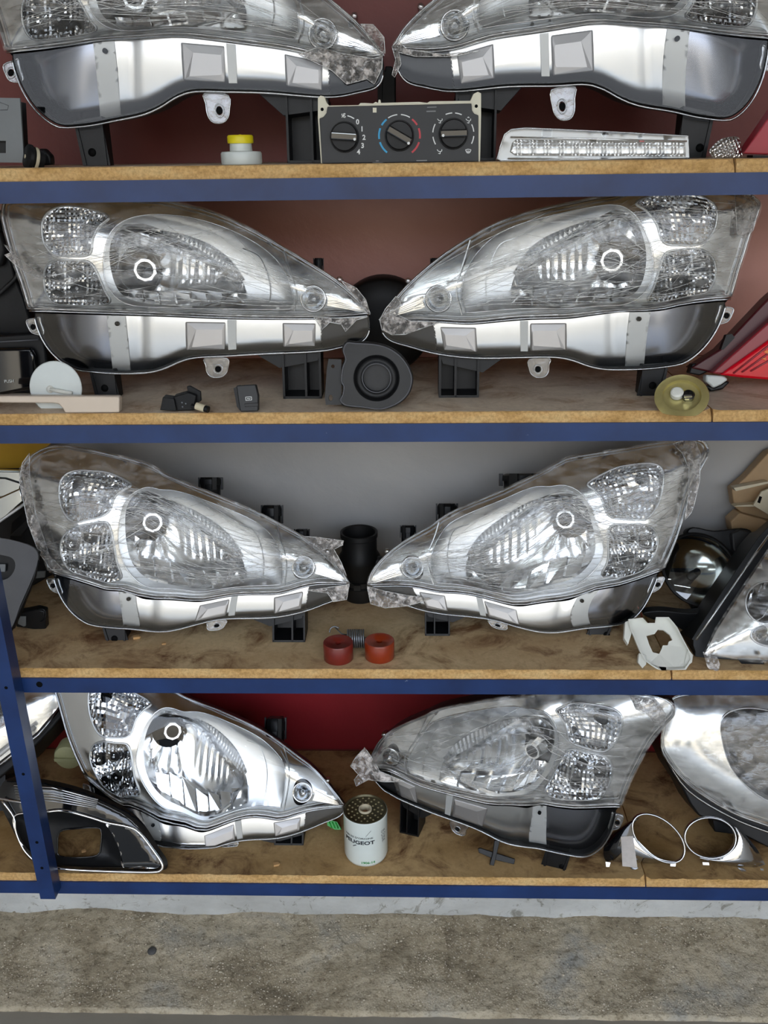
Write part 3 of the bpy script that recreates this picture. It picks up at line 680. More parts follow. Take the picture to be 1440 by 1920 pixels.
    # stretch film, creases, gathered ends
    if film:
        fo = surf('stretch_film', 'film', MAT['film'], True, jit=.004)
        mb = MB()
        for i in range(creases):
            if i % 2: x0, y0 = 560 + rr.uniform(0, 110), 560 + rr.uniform(-30, 24); x1, y1 = rr.uniform(60, 420), rr.uniform(395, 570)
            else: x0, y0 = rr.uniform(15, 60), rr.uniform(390, 570); x1, y1 = rr.uniform(180, 480), rr.uniform(400, 575)
            pts = []; A = []
            for s_ in range(9):
                t_ = s_ / 8; A.append((x0 + (x1 - x0) * t_, y0 + (y1 - y0) * t_ + 9 * math.sin(t_ * PI) * rr.uniform(.5, 1)))
            A = np.array(A); ins = inside(LENSO, A[:, 0], A[:, 1])
            A = A[ins]
            if len(A) < 3: continue
            D = -.0075 - .034 * np.sin(np.minimum(pdist(FILMO, A[:, 0], A[:, 1]) / 80, 1) * PI / 2); P = w(A)
            mb.tube([F.at(a, b, d) for (a, b), d in zip(P, D)], [.00015 + .00045 * math.sin(PI * (j_ + .3) / len(A)) * rr.uniform(.5, 1.2) for j_ in range(len(A))], 4)
        if mb.v: mb.build('film_crease', MAT['crease'], fo, True, kind='stuff')
    for i, (poly, dd) in enumerate(crumples):   # photo pixels
        V, T = cdt(poly, [], 3.4, 3.4, .45, seed + i + 2); e = pdist(poly, V[:, 0], V[:, 1]); v = []
        for (x, y), q in zip(V, e):
            j = .0065 * fbm(x * .11, y * .11, seed) + .004 * fbm(x * .35, y * .35, seed); ox = 1.6 * fbm(x * .2, y * .2, 4) if q < .5 else 0; oy = 1.6 * fbm(x * .2, y * .2, 9) if q < .5 else 0
            v.append(F.at(x + ox, y + oy, dd - .006 + j))
        o = mk('gathered_film', v, T.tolist(), MAT['crumple'], R, False, face_to=n)
        MB().tube([F.at(x, y, dd - .007) for x, y in resample(poly, 5)], .0007, 4, closed=True).build('film_edge', MAT['crease'], o, True)
    return F, R
# order of targets: tip, lower outer corner, outer, apex, top, top near tip, signal hole, junction, shield, lamp, bottom mid, panel low, tab, stripe top, panel end, arc foot, foot, foot
L1 = [(717, 104), (12, 92), (-38, -120), (75, -165), (394, -125), (585, -28), (75, -78), (62, -18), (258, 5), (606, 66), (330, 62), (155, 232), (405, 203), (197, 88), (716, 165), (552, 74), (575, 318), (168, 318)]
L1 = [(717, 104), (12, 92), (-38, -125), (75, -168), (394, -128), (585, -26), (75, -80), (62, -20), (255, 0), (606, 66), (330, 62), (207, 213), (407, 204), (195, 87), (716, 160), (552, 76), (580, 312), (172, 316)]
R1 = [(738, 88), (1450, 66), (1500, -150), (1386, -195), (1065, -150), (872, -45), (1386, -108), (1398, -46), (1208, -25), (852, 50), (1120, 37), (1263, 193), (1058, 196), (1272, 64), (752, 150), (905, 56), (905, 310), (1318, 312)]
L2 = [tuple(p) for p in LMT]
R2 = [(714, 600), (1370, 556), (1420, 390), (1338, 350), (1014, 393), (848, 468), (1307, 398), (1314, 462), (1147, 486), (822, 560), (1070, 590), (1190, 683), (1012, 690), (1200, 592), (722, 636), (873, 589), (872, 758), (1225, 742)]
L3_ = [(653, 1094), (92, 1068), (42, 900), (118, 835), (395, 925), (545, 995), (145, 908), (135, 984), (288, 975), (570, 1062), (370, 1122), (247, 1174), (403, 1172), (240, 1117), (642, 1120), (528, 1098), (540, 1210), (212, 1210)]
R3 = [(691, 1097), (1244, 1064), (1316, 870), (1280, 824), (950, 917), (805, 990), (1209, 897), (1214, 978), (1060, 968), (773, 1063), (975, 1130), (1092, 1174), (936, 1172), (1094, 1120), (738, 1128), (818, 1095), (828, 1196), (1145, 1203)]
L4 = [(646, 1511), (158, 1452), (98, 1262), (178, 1225), (425, 1338), (560, 1420), (197, 1303), (186, 1384), (326, 1362), (568, 1484), (377, 1553), (285, 1577), (430, 1586), (285, 1541), (640, 1530), (527, 1520), (545, 1592), (250, 1620)]
R4 = [(692, 1443), (1164, 1508), (1250, 1352), (1212, 1303), (925, 1312), (790, 1346), (1131, 1347), (1133, 1414), (1010, 1394), (734, 1414), (925, 1504), (1008, 1584), (860, 1554), (1012, 1518), (714, 1478), (767, 1452), (785, 1575), (1060, 1642)]
L2 += LMX
R2 += [(1272, 568), (1165, 579), (1150, 366), (1142, 384), (1222, 480), (1165, 575), (1193, 379), (1280, 357), (1342, 500), (1243, 566), (865, 545), (922, 447)]
L3_ += [(177, 1094), (267, 1117), (283, 873), (300, 920), (226, 975), (275, 1103), (245, 907), (175, 884), (113, 1025), (200, 1092), (529, 1055), (488, 984)]
R3 += [(1161, 1093), (1073, 1118), (1062, 860), (1030, 915), (1118, 985), (1075, 1103), (1103, 905), (1175, 873), (1234, 1018), (1160, 1082), (808, 1050), (842, 982)]
L4 += [(231, 1507), (308, 1538), (305, 1283), (345, 1337), (262, 1395), (306, 1518), (282, 1317), (225, 1292), (168, 1420), (238, 1490), (535, 1457), (497, 1390)]
R4 += [(1076, 1511), (990, 1509), (1022, 1300), (985, 1330), (1045, 1400), (988, 1489), (1044, 1330), (1095, 1319), (1148, 1448), (1040, 1496), (765, 1425), (812, 1354)]
headlight('large wrapped headlight cut off by the top edge, left one on the top shelf', L1, (560, 312, .10), 0, 0, 5, True,
    [([(598, 88), (640, 100), (700, 110), (717, 105), (716, 128), (702, 158), (688, 148), (650, 158), (622, 132), (560, 102)], -.004), ([(676, 45), (700, 46), (720, 70), (722, 100), (712, 96), (695, 75)], 0)], seed=1)
headlight('large wrapped headlight cut off by the top edge, right one on the top shelf', R1, (905, 312, .10), 0, 0, 5, True,
    [([(735, 88), (745, 74), (762, 92), (830, 102), (900, 95), (850, 106), (780, 106), (748, 98), (752, 120), (740, 145), (735, 140), (742, 112)], -.004)], seed=2)
headlight('headlight with a clear tip and film across it, left one on the second shelf', L2, (565, 750), 1, 0, 8, True,
    [([(640, 526), (668, 540), (686, 562), (694, 590), (688, 588), (668, 560)], 0), ([(588, 594), (640, 597), (690, 594), (668, 600), (655, 614), (648, 622), (640, 608), (618, 604), (604, 618)], -.004),
     ([(7, 458), (14, 462), (45, 492), (76, 512), (86, 524), (60, 516), (45, 508), (26, 494), (9, 478), (20, 474)], -.004)], seed=3, caps=[(597, 484, 9, 40)])
headlight('headlight with film bunched round its tip and outer corner, right one on the second shelf', R2, (872, 748), 1, 0, 8, True,
    [([(712, 600), (722, 580), (742, 556), (752, 560), (745, 590), (770, 602), (826, 604), (790, 616), (760, 627), (735, 628), (716, 618)], -.004),
     ([(1378, 362), (1412, 360), (1421, 395), (1412, 432), (1396, 448), (1382, 440), (1380, 400)], -.002)], seed=4, creases=70, caps=[(815, 484, 8, 30)])
headlight('wrapped headlight leaning back with film trailing off its tip, left one on the third shelf', L3_, (540, 1208), 2, 0, 20, True,
    [([(560, 1005), (600, 1008), (644, 1014), (642, 1022), (626, 1030), (640, 1055), (650, 1080), (634, 1066), (600, 1035)], .002), ([(575, 1107), (648, 1097), (655, 1095), (650, 1124), (625, 1128), (614, 1112)], -.004),
     ([(42, 868), (55, 850), (56, 900), (66, 960), (92, 1040), (118, 1068), (96, 1068), (72, 1035), (52, 980), (36, 900)], -.003)], seed=5,
    caps=[(510, 947, 20, 60), (395, 895, 22, 40), (566, 992, 14, 40)], creases=64)
headlight('wrapped headlight leaning back, tall outer end under the beam, right one on the third shelf', R3, (828, 1196), 2, 0, 20, True,
    [([(688, 1099), (720, 1108), (762, 1116), (812, 1122), (765, 1136), (722, 1140), (695, 1132)], -.004), ([(1262, 832), (1300, 820), (1313, 850), (1312, 900), (1302, 945), (1296, 962), (1284, 975), (1290, 930), (1292, 880), (1280, 850)], -.003)],
    seed=6, caps=[(838, 944, 20, 60), (980, 888, 42, 40), (765, 985, 15, 40)], creases=90)
headlight('unwrapped headlight with sharp chrome reflectors, left one on the bottom shelf', L4, (545, 1590), 3, 0, 26, False, [], seed=7, caps=[(517, 1345, 20, 70)])
headlight('wrapped headlight with film knotted at its left tip, middle of the bottom shelf', R4, (1060, 1640), 3, 18 * -1, 4, True,
    [([(657, 1436), (668, 1418), (684, 1402), (700, 1424), (712, 1446), (760, 1466), (720, 1466), (690, 1462), (668, 1474), (664, 1462), (672, 1452)], -.006), ([(1182, 1306), (1226, 1310), (1248, 1338), (1246, 1362), (1228, 1360), (1214, 1340), (1192, 1330)], -.003)], seed=8, creases=26)
# ------------------------------------------------------------------ smaller things
def FR(px, py, row=None, Y=None, yaw=0, lean=0):
    if Y is None: b = gz(px, py, SH[row])
    else: b = gy(px, py, Y)
    if row is not None: b.z = SH[row]
    zt = None if not row else SH[row - 1] - BT - BH - .001
    return Frame(b, yaw, lean, None if row is None else SH[row] + .0006, zt)
def poly(F, name, pts, d, th, mat, parent=None, bev=0, smooth=False, k=1, **kw):
    q = spline(pts, k) if k > 1 else pts
    p = [F.at(x, y, d) for x, y in q]; mb = MB().prism(p, -F.n * th)
    for v in mb.v: F.clamp(v)
    o = mb.build(name, MAT[mat] if isinstance(mat, str) else mat, parent, smooth, **kw)
    if bev:
        m = o.modifiers.new('bevel', 'BEVEL'); m.width = bev; m.segments = 2; m.limit_method = 'ANGLE'
        o.data.polygons.foreach_set('use_smooth', [True] * len(o.data.polygons)); o.data.set_sharp_from_angle(angle=.7)
    return o
def holed(F, name, outer, holes, d, th, mat, parent=None, step=12, **kw):
    loops = [resample(outer, step)] + [resample(h, step / 2) for h in holes]
    V, T = cdt(outer, holes, 400, step); nV = len(V); fr = [F.at(a, b, d) for a, b in V]; v = fr + [p - F.n * th for p in fr]
    f = [tuple(t) for t in T.tolist()] + [tuple(i + nV for i in reversed(t)) for t in T.tolist()]
    for L in [outer] + list(holes):
        L = resample(L, step); b = len(v); m2 = len(L); p = [F.at(a, c, d) for a, c in L]; v += p + [q - F.n * th for q in p]
        f += [(b + i, b + (i + 1) % m2, b + m2 + (i + 1) % m2, b + m2 + i) for i in range(m2)]
    for q in v: F.clamp(q)
    return mk(name, v, f, MAT[mat], parent, False, face_to=F.n, **kw)
def line(F, name, pts, d, rpx, mat, parent, closed=False, n=6, **kw):
    return MB().tube([F.at(x, y, d) for x, y in pts], F.px(rpx), n, closed=closed).build(name, MAT[mat], parent, True, **kw)
def stroke(F, name, strokes, d, w, mat, parent):   # flat printed strokes, w in px
    if name.endswith('scale') or name == 'small_print':
        if len(strokes) > 1: return [stroke(F, name, [s], d, w, mat, parent) for s in strokes]
    mb = MB()
    for s in strokes:
        for a, b in zip(s, s[1:]):
            L = math.hypot(b[0] - a[0], b[1] - a[1]) or 1; nx_, ny_ = -(b[1] - a[1]) / L * w / 2, (b[0] - a[0]) / L * w / 2
            mb.add([F.at(a[0] + nx_, a[1] + ny_, d), F.at(b[0] + nx_, b[1] + ny_, d), F.at(b[0] - nx_, b[1] - ny_, d), F.at(a[0] - nx_, a[1] - ny_, d)], [(0, 1, 2, 3)])
    return mk(name, mb.v, mb.f, MAT[mat], parent, False, face_to=F.n)
def textmesh(body, size=1.0, bold=0):
    c = bpy.data.curves.new('t', 'FONT'); c.body = body; c.size = size; c.align_x = 'CENTER'; c.align_y = 'CENTER'; c.offset = bold; c.resolution_u = 3
    o = bpy.data.objects.new('t', c); COL.objects.link(o); dg = bpy.context.evaluated_depsgraph_get(); me = o.evaluated_get(dg).to_mesh()
    v = [tuple(x.co) for x in me.vertices]; f = [tuple(p.vertices) for p in me.polygons]
    o.evaluated_get(dg).to_mesh_clear(); bpy.data.objects.remove(o, do_unlink=True); bpy.data.curves.remove(c); return v, f
def text(F, name, body, x, y, hpx, d, mat, parent, rot=0, bold=.02, sx=1):
    v, f = textmesh(body, 1.0, bold); o = F.at(x, y, d); s = F.px(hpx) / .7; c, sn = math.cos(math.radians(rot)), math.sin(math.radians(rot))
    return mk(name, [o + F.r * ((a * c * sx - b * sn) * s) + F.u * ((a * sn * sx + b * c) * s) for a, b, _ in v], f, MAT[mat], parent, False, face_to=F.n)
MAT['cream'] = M('cream_plastic', C('d8d3bd'), .4, 0, .06, 20); MAT['white'] = M('white_plastic', C('dfe0d8'), .4, 0, .05, 20)
MAT['print'] = M('white_print', C('e2e4e2'), .5, 0, .02); MAT['pblue'] = M('blue_print', C('2f9fd0'), .5, 0, .02); MAT['pred'] = M('red_print', C('c33a44'), .5, 0, .02)
MAT['pgrey'] = M('faint_grey_print', C('7d7f80'), .5, 0, .02)
MAT['panel'] = M('dark_grey_matt_panel', C('232426'), .5, 0, .12, 30)
MAT['yellow'] = M('yellow_cap_plastic', C('e3d21a'), .4, 0, .05); MAT['yboard'] = M('yellow_painted_board', C('b8901c'), .5, 0, .15, 8)
MAT['milky'] = M('milky_plastic', C('cfd6d4'), .3, 0, .05, 15); MAT['greyp'] = M('grey_plastic', C('74787a'), .5, 0, .06, 20); MAT['greyd'] = M('dark_grey_plastic', C('55565a'), .45, 0, .1, 20)
MAT['beige'] = M('satin_beige_plastic', C('d2c3b2'), .35, .1, .05, 12); MAT['tan'] = M('tan_plastic', C('a68a66'), .5, 0, .15, 12)
MAT['redlens'] = M('red_lamp_plastic', C('d20a22'), .2, 0, .15, 14, .2, 50, spec=.3, coat=.15); MAT['redmid'] = M('dull_red_plastic', C('8e2a34'), .3, 0, .12, 14); MAT['reddark'] = M('dark_red_plastic', C('4c161c'), .35, 0, .12, 14)
MAT['zinc'] = M('yellow_passivated_zinc', C('e0d490'), .28, .7, .3, 9, .1, 30)
MAT['bush1'] = M('dark_red_polyurethane', C('74231b'), .35, 0, .2, 30, .15, 90, coat=.2); MAT['bush2'] = M('orange_red_polyurethane', C('8c3012'), .32, 0, .18, 30, .15, 90, coat=.2)
MAT['steel'] = M('grey_steel_wire', C('9298a0'), .35, .9, .15, 60); MAT['green'] = M('bright_green_plastic', C('1fae3a'), .4, 0, .1)
MAT['fwhite'] = M('white_filter_paint', C('dde6e2'), .25, 0, .03, 20, coat=.3); MAT['fdark'] = M('olive_oiled_steel', C('4c4630'), .35, .6, .35, 40); MAT['fhole'] = M('filter_port', C('a59a72'), .6, 0, .2, 60)
MAT['ringchrome'] = chrome('aged_chrome', (.5, .51, .53), .12, .06, 18); MAT['ink'] = M('black_ink', C('18222a'), .5, 0, .02); MAT['bore'] = M('rusty_bore', C('a4714a'), .8); MAT['ginks'] = M('green_ink', C('1f8a3c'), .5, 0, .02); MAT['ivory'] = M('ivory_plastic', C('c9bfa4'), .5, 0, .1)
MAT['wood'] = M('wood_chip', C('c29a68'), .8, 0, .15, 60); MAT['paper'] = M('dirty_masking_tape', C('b9b2ac'), .7, 0, .12, 60); MAT['pale'] = M('pale_green_plastic', C('a8a67c'), .45, 0, .12, 30)
MAT['darkglass'] = clear('fog_lamp_glass', (.85, .87, .86), .02, .08, 1.5)
MAT['bowl_dark'] = chrome('tarnished_reflector', (.55, .56, .54), .12, .08, 12)
# --- climate control panel, top shelf
F = FR(750, 312, 0, .014, lean=2); R = root('climate_control_panel', F.o, 'dark heater control panel with three black knobs in a cream frame', 'control panel')
poly(F, 'cream_frame', [(596, 184), (601, 179), (608, 181), (612, 192), (617, 198), (672, 197), (676, 193), (684, 193), (700, 194), (704, 191), (709, 193), (710, 187), (713, 187), (714, 193), (786, 191), (801, 193), (806, 190), (882, 189), (888, 176), (896, 172), (902, 175), (902, 214), (900, 309), (602, 310), (596, 222)], .004, .028, 'cream', R)
poly(F, 'front_plate', [(614, 200), (884, 194), (885, 207), (889, 213), (897, 216), (897, 306), (604, 308), (599, 222), (607, 219), (612, 212)], -.0005, .004, 'panel', R, .0008)
poly(F, 'clip_tooth', [(699, 202), (706, 202), (706, 211), (699, 211)], -.0015, .003, 'cream', R)
for x, y in ((604, 205), (893, 199)): MB().lathe(F.at(x, y, .0035), F.n, [(0, .0), (F.px(3), 0)], 12).build('screw_hole', MAT['hole'], R)
for (x, y, rot, dx, dy) in ((646, 257, -4, 19, 4), (749, 254.5, -29, 17, 14), (850, 251, 1, -19, 3)):
    c = F.at(x, y, -.001); r = F.px(27.5); K = MB().lathe(c, F.n, [(0, .001), (r * .96, .001), (r, -.001)], 36).lathe(c, F.n, [(r * .93, .001), (r * .9, .009), (r * .84, .0105), (0, .0115)], 36).build('knob', MAT['black'], R, 40)
    a = math.radians(rot); ax = F.r * math.cos(a) + F.u * math.sin(a); ay = F.n.cross(ax)
    g = MB().obox(c + F.n * .014, (ax, ay, F.n), (r * .9, r * .24, .0055)).build('grip', MAT['gloss'], K); m = g.modifiers.new('bevel', 'BEVEL'); m.width = .002; m.segments = 3
    MB().lathe(F.at(x + dx, y + dy, -.021), F.n, [(0, .0006), (F.px(2.4), .0006), (F.px(2.6), -.001)], 12).build('pointer_dot', MAT['print'], K)
def arc(cx, cy, r, a0, a1, n=7): return [(cx + r * math.cos(math.radians(a0 + (a1 - a0) * i / n)), cy + r * 1.02 * math.sin(math.radians(a0 + (a1 - a0) * i / n))) for i in range(n + 1)]
pd = -.0009
stroke(F, 'white_scale', [arc(749, 254.5, 39, -123, -96), arc(749, 254.5, 39, -86, -60)] + [arc(850, 251, 38.5, a, b) for a, b in ((-112, -93), (-85, -66), (-152, -176), (172, 150), (-27, -6), (6, 28))] + [[(651.5, 217), (658, 219), (664, 222.5)]], pd, 2, 'print', R)
stroke(F, 'blue_scale', [arc(749, 254.5, 38.5, a, b) for a, b in ((-129, -150), (-159, -189), (162, 127))], pd, 3.4, 'pblue', R)
stroke(F, 'red_scale', [arc(749, 254.5, 38.5, a, b) for a, b in ((-52, -31), (-21, 8), (18, 53))], pd, 3.4, 'pred', R)
for s, x, y in (('0', 383, 292), ('1', 418, 348), ('2', 434, 415), ('3', 423, 480), ('4', 391, 530)): text(F, 'digit', s, 580 + x / 4.235, 160 + y / 4.235, 8.4, pd, 'print', R, bold=.03)
def zz(L): return [[(580 + x / 4.235, 160 + y / 4.235) for x, y in s] for s in L]
fan = [[(262, 225), (256, 232), (262, 240), (270, 240), (262, 248), (258, 256)], [(270, 240), (280, 232), (286, 226), (278, 222), (270, 228), (270, 252), (282, 256), (288, 248), (278, 242), (258, 240)]]
stroke(F, 'fan_symbol', zz(fan), pd, 1.2, 'print', R)
seat = lambda x, y, k: [[(x - 20, y - 14), (x - 8, y), (x + 6, y + 2), (x + 4, y + 20)], [(x + 6, y + 2), (x + 18, y - 2), (x + 18, y - 16)], [(x - 10, y + 16), (x + 4, y + 20)]] + ([[(x - 8, y - 22), (x, y - 30), (x + 8, y - 22), (x, y - 26), (x - 8, y - 22)]] if k else [])
stroke(F, 'vent_symbol', zz(seat(1037, 280, 0)), pd, 1.2, 'print', R); stroke(F, 'vent_symbol', zz(seat(1263, 280, 1)), pd, 1.2, 'print', R); stroke(F, 'vent_symbol', zz(seat(1034, 524, 0)), pd, 1.2, 'print', R)
stroke(F, 'demist_symbol', zz([[(1240, 512), (1262, 506), (1284, 512), (1276, 532), (1248, 532), (1240, 512)], [(1252, 518), (1254, 540)], [(1262, 516), (1262, 542)], [(1272, 518), (1270, 540)]]), pd, 1.1, 'print', R)
stroke(F, 'small_print', zz([[(930, 207), (1004, 205)], [(500, 617), (585, 615)], [(850, 598), (935, 596)]]), pd, 2.2, 'pgrey', R)
stroke(F, 'small_print', zz([[(528, 600), (552, 600)], [(935, 175), (1010, 172)]]), pd, 1.6, 'pgrey', R)
# --- reservoir with yellow cap
p = gy(454, 312, .06); p.z = SH[0] + .0005; s = (p - CP).dot(CF) / FPX; R = root('fluid_reservoir', p, 'small milky plastic fluid reservoir with a bright yellow screw cap', 'reservoir')
MB().lathe(p, (0, 0, 1), [(0, 0), (37 * s, 0), (38 * s, .002), (38 * s, 19 * s), (36 * s, 22 * s), (21 * s, 23 * s), (20 * s, 38 * s), (0, 38 * s)], 8 * 4).build('reservoir_body', MAT['milky'], R, 40)
MB().lathe(p + Vector((0, 0, 36 * s)), (0, 0, 1), [(20 * s, 0), (23.5 * s, .5 * s), (24 * s, 3 * s), (24 * s, 12 * s), (22 * s, 14.5 * s), (3 * s, 14.5 * s), (2 * s, 15.5 * s), (0, 15.5 * s)], 32).build('screw_cap', MAT['yellow'], R, 40)
# --- long clear lamp
F = FR(1100, 306, 0, .055, lean=3); R = root('clear_strip_lamp', F.o, 'long clear strip lamp with a beaded reflector lying at the right of the top shelf', 'lamp')
o1 = [(932, 298), (938, 275), (946, 252), (958, 243), (985, 240), (1120, 246), (1290, 255), (1292, 303), (1100, 306), (940, 307)]
poly(F, 'lamp_back', o1, .022, .018, 'milky', R, .002); 
V, T = cdt([(962, 268), (968, 262), (1284, 268), (1286, 293), (966, 291), (958, 284)], [], 3.2, 3.2, 0); v = [F.at(x, y, .010 - .0016 * abs(math.sin(x * .55)) * abs(math.sin(y * .55))) for x, y in V]; mk('beaded_reflector', v, T.tolist(), MAT['satin'], R, False, face_to=F.n)
V, T = cdt(o1, [[(960, 268), (968, 261), (1284, 267), (1286, 294), (966, 292), (956, 285)]], 14, 8, 0); mk('lamp_surround', [F.at(x, y, .009) for x, y in V], T.tolist(), chrome('grey_lamp_metallising', (.34, .35, .36), .35), R, True, face_to=F.n)
line(F, 'lamp_ridge', [(957, 257), (1288, 265)], .006, 1.6, 'chrome', R); line(F, 'lamp_ridge', [(952, 297), (1288, 297)], .006, 1.4, 'chrome', R)
poly(F, 'red_wire_end', [(1199, 262), (1208, 262), (1208, 266), (1199, 266)], .005, .002, 'pred', R); poly(F, 'black_clip', [(1105, 259), (1120, 259), (1117, 266), (1108, 266)], .005, .002, 'black', R)
V, T = cdt(o1, [], 20, 10); mk('lamp_lens', [F.at(x, y, 0) for x, y in V], T.tolist(), MAT['lens'], R, True, face_to=F.n); line(F, 'lens_edge', o1, .001, 1.6, 'edge', R, True)
# --- small ribbed lens
F = FR(1362, 300, 0, .05, lean=8); R = root('ribbed_lens', F.o, 'small smoky ribbed lens leaning beside the right foot of the top right headlight', 'lamp lens')
oo = spline([(1331, 280), (1350, 262), (1372, 256), (1386, 259), (1390, 280), (1388, 299), (1345, 300), (1334, 292)], 4)
V, T = cdt(oo, [], 2.6, 2.6, 0); mk('ribbed_shell', [F.at(x, y, -.004 * math.sin(min(1, q / 14) * 1.5) - .0016 * abs(math.sin((x + y * .25) * .75))) for (x, y), q in zip(V, pdist(oo, V[:, 0], V[:, 1]))], T.tolist(), chrome('smoky_ribbed_plastic', (.62, .6, .58), .2), R, False, face_to=F.n)
poly(F, 'lens_back', [(1331, 281), (1350, 263), (1372, 257), (1387, 260), (1389, 299), (1345, 300)], .004, .008, 'greyd', R)
# --- red corner at right
F = FR(1420, 290, 0, .04, lean=0); R = root('red_reflector', F.o, 'red plastic triangle of a tail lamp at the right end of the top shelf', 'tail lamp')
poly(F, 'red_shell', [(1394, 288), (1412, 262), (1440, 222), (1475, 170), (1510, 180), (1520, 300), (1470, 291)], 0, .03, M('rose_red_plastic', C('a3303c'), .35, 0, .06), R, .002)
poly(F, 'lamp_base', [(1412, 291), (1515, 296), (1515, 306), (1410, 306)], .004, .026, 'black', R)
# --- grey panel and round knob at the left end
F = FR(15, 306, 0, .05, lean=2); R = root('grey_trim_panel', F.o, 'flat grey plastic panel with a square cut-out at the left end of the top shelf', 'trim panel')
holed(F, 'panel_face', [(-70, 182), (37, 184), (40, 230), (45, 305), (-70, 304)], [[(-20, 264), (11, 264), (11, 287), (-20, 287)]], 0, .004, 'greyp', R)
poly(F, 'panel_back', [(-68, 190), (34, 190), (40, 303), (-68, 303)], .012, .03, 'black', R); line(F, 'panel_groove', [(-40, 200), (0, 192), (16, 198), (14, 206), (-40, 208)], 0, .7, 'greyd', R)
p = gy(55, 295, .045); R = root('adjuster_dial', Vector((p.x, p.y, SH[0])), 'black round dial with a pale dot beside the grey panel on the top shelf', 'knob')
ax = Vector((-.75, -.6, .25)).normalized(); s = .8e-3; c = p
MB().lathe(c, ax, [(0, .006), (.015, .006), (.019, .003), (.019, -.002), (.016, -.004), (.014, -.02), (0, -.022)], 24).build('knob_head', MAT['black'], R, 40)
MB().lathe(c - ax * .006, ax, [(.0168, 0), (.0172, -.003), (.0166, -.005)], 24).build('cream_ring', MAT['ivory'], R, True); MB().lathe(c + ax * .0062, ax, [(0, .0008), (.003, .0006), (.0032, 0)], 12).build('pale_dot', MAT['ivory'], R)
F = FR(80, 316, 0, .09); poly(F, 'knob_stem', [(58, 282), (80, 278), (94, 292), (96, 309), (60, 312)], 0, .02, 'black', R, .003)
F = FR(728, 150, 0, .26); R = root('dark_bracket', F.o, 'black plastic bracket standing behind the climate panel between the top headlights', 'bracket')
poly(F, 'bracket_plate', [(716, 132), (722, 132), (722, 124), (735, 124), (742, 140), (742, 305), (712, 305)], 0, .03, 'black', R, .002); poly(F, 'bracket_rib', [(708, 150), (716, 150), (716, 305), (708, 305)], -.008, .03, 'black', R)
# --- second shelf
F = FR(20, 700, 1, .20, lean=3); R = root('air_duct', F.o, 'tall black plastic duct at the left end of the second shelf', 'duct')
poly(F, 'duct_body', [(-80, 392), (-4, 396), (14, 460), (30, 520), (46, 560), (58, 600), (64, 700), (-80, 705)], 0, .07, 'black', R, .006)
line(F, 'duct_hose', spline([(-30, 560), (-5, 552), (12, 538), (30, 520), (40, 500)], 5, False), -.012, 4, 'blackgrey', R, n=10); poly(F, 'duct_collar', [(-80, 440), (0, 430), (10, 470), (2, 500), (-80, 505)], -.02, .02, 'blackgrey', R, .006)
F = FR(25, 752, 1, .12, lean=6); R = root('push_panel', F.o, 'glossy black flap marked PUSH at the left end of the second shelf', 'trim panel')
poly(F, 'flap_housing', [(-80, 622), (0, 628), (72, 624), (84, 646), (90, 690), (88, 750), (-80, 750)], .016, .04, 'black', R, .004)
poly(F, 'gloss_flap', [(-80, 656), (0, 652), (58, 651), (66, 668), (70, 728), (0, 742), (-80, 744)], .0, .012, 'gloss', R, .006); line(F, 'flap_edge', [(-78, 637), (0, 641), (72, 637)], .012, 1.6, 'greyd', R)
text(F, 'lettering', 'PUSH', 17, 715, 5.5, -.0012, 'print', R, 2, bold=.01)
F = FR(112, 782, 1, .035, lean=12); R = root('translucent_disc', F.o, 'translucent white plastic disc with a stub, leaning behind the beige handle', 'disc')
MB().lathe(F.at(104, 727, 0), F.n, [(0, 0), (F.px(48), 0), (F.px(49.5), -.0012), (F.px(48), -.0024), (0, -.0024)], 48).build('disc_plate', MAT['milky'], R, 40)
MB().tube([F.at(94, 730, -.003), F.at(135, 738, -.004)], F.px(4), 10).lathe(F.at(94, 730, -.001), F.n, [(F.px(7), 0), (F.px(6), .003), (0, .0035)], 14).build('disc_stub', MAT['white'], R, True)
F = FR(170, 780, 1, .009, lean=4); R = root('door_pull', F.o, 'long beige satin door handle lying along the front edge at the left', 'handle')
poly(F, 'handle_body', [(-70, 742), (60, 742.5), (220, 743), (224, 746), (224, 777), (221, 780), (130, 780), (122, 776), (117, 766), (110, 758), (98, 756), (-70, 755)], -.006, .016, 'beige', R, .0045)
poly(F, 'handle_end', [(217, 744), (223, 746), (223, 778), (217, 779)], -.0045, .0125, 'beige', R, .001)
F = FR(345, 772, 1, lean=0); R = root('black_connector', F.o, 'small black connector with a cream tip on the second shelf', 'connector')
poly(F, 'connector_head', [(305, 745), (326, 748), (331, 771), (300, 769)], -.006, .02, 'black', R, .001); poly(F, 'connector_body', [(324, 744), (352, 736), (368, 742), (364, 770), (330, 771)], 0, .02, 'black', R, .002)
poly(F, 'connector_wing', [(350, 725), (356, 724), (376, 735), (377, 752), (366, 758), (352, 735)], .008, .006, 'black', R, .001)
MB().tube([F.at(360, 762, -.008), F.at(370, 764, -.011)], .0045, 10).build('inner_sleeve', MAT['black'], R); MB().tube([F.at(368, 761, -.010), F.at(384, 766, -.014)], .0062, 14).build('cream_tip', MAT['ivory'], R, 40); MB().tube([F.at(382, 765.5, -.0135), F.at(391, 768, -.016)], .0056, 14).build('tip_end', MAT['black'], R, 40)
for x, y in ((341, 755), (348, 757), (342, 763)): MB().lathe(F.at(x, y, -.0012), F.n, [(0, .001), (.0015, 0)], 8).build('pin', MAT['steel'], R)
F = FR(462, 773, 1, lean=12); R = root('rocker_switch', F.o, 'black rocker switch with a heated window symbol on the second shelf', 'switch')
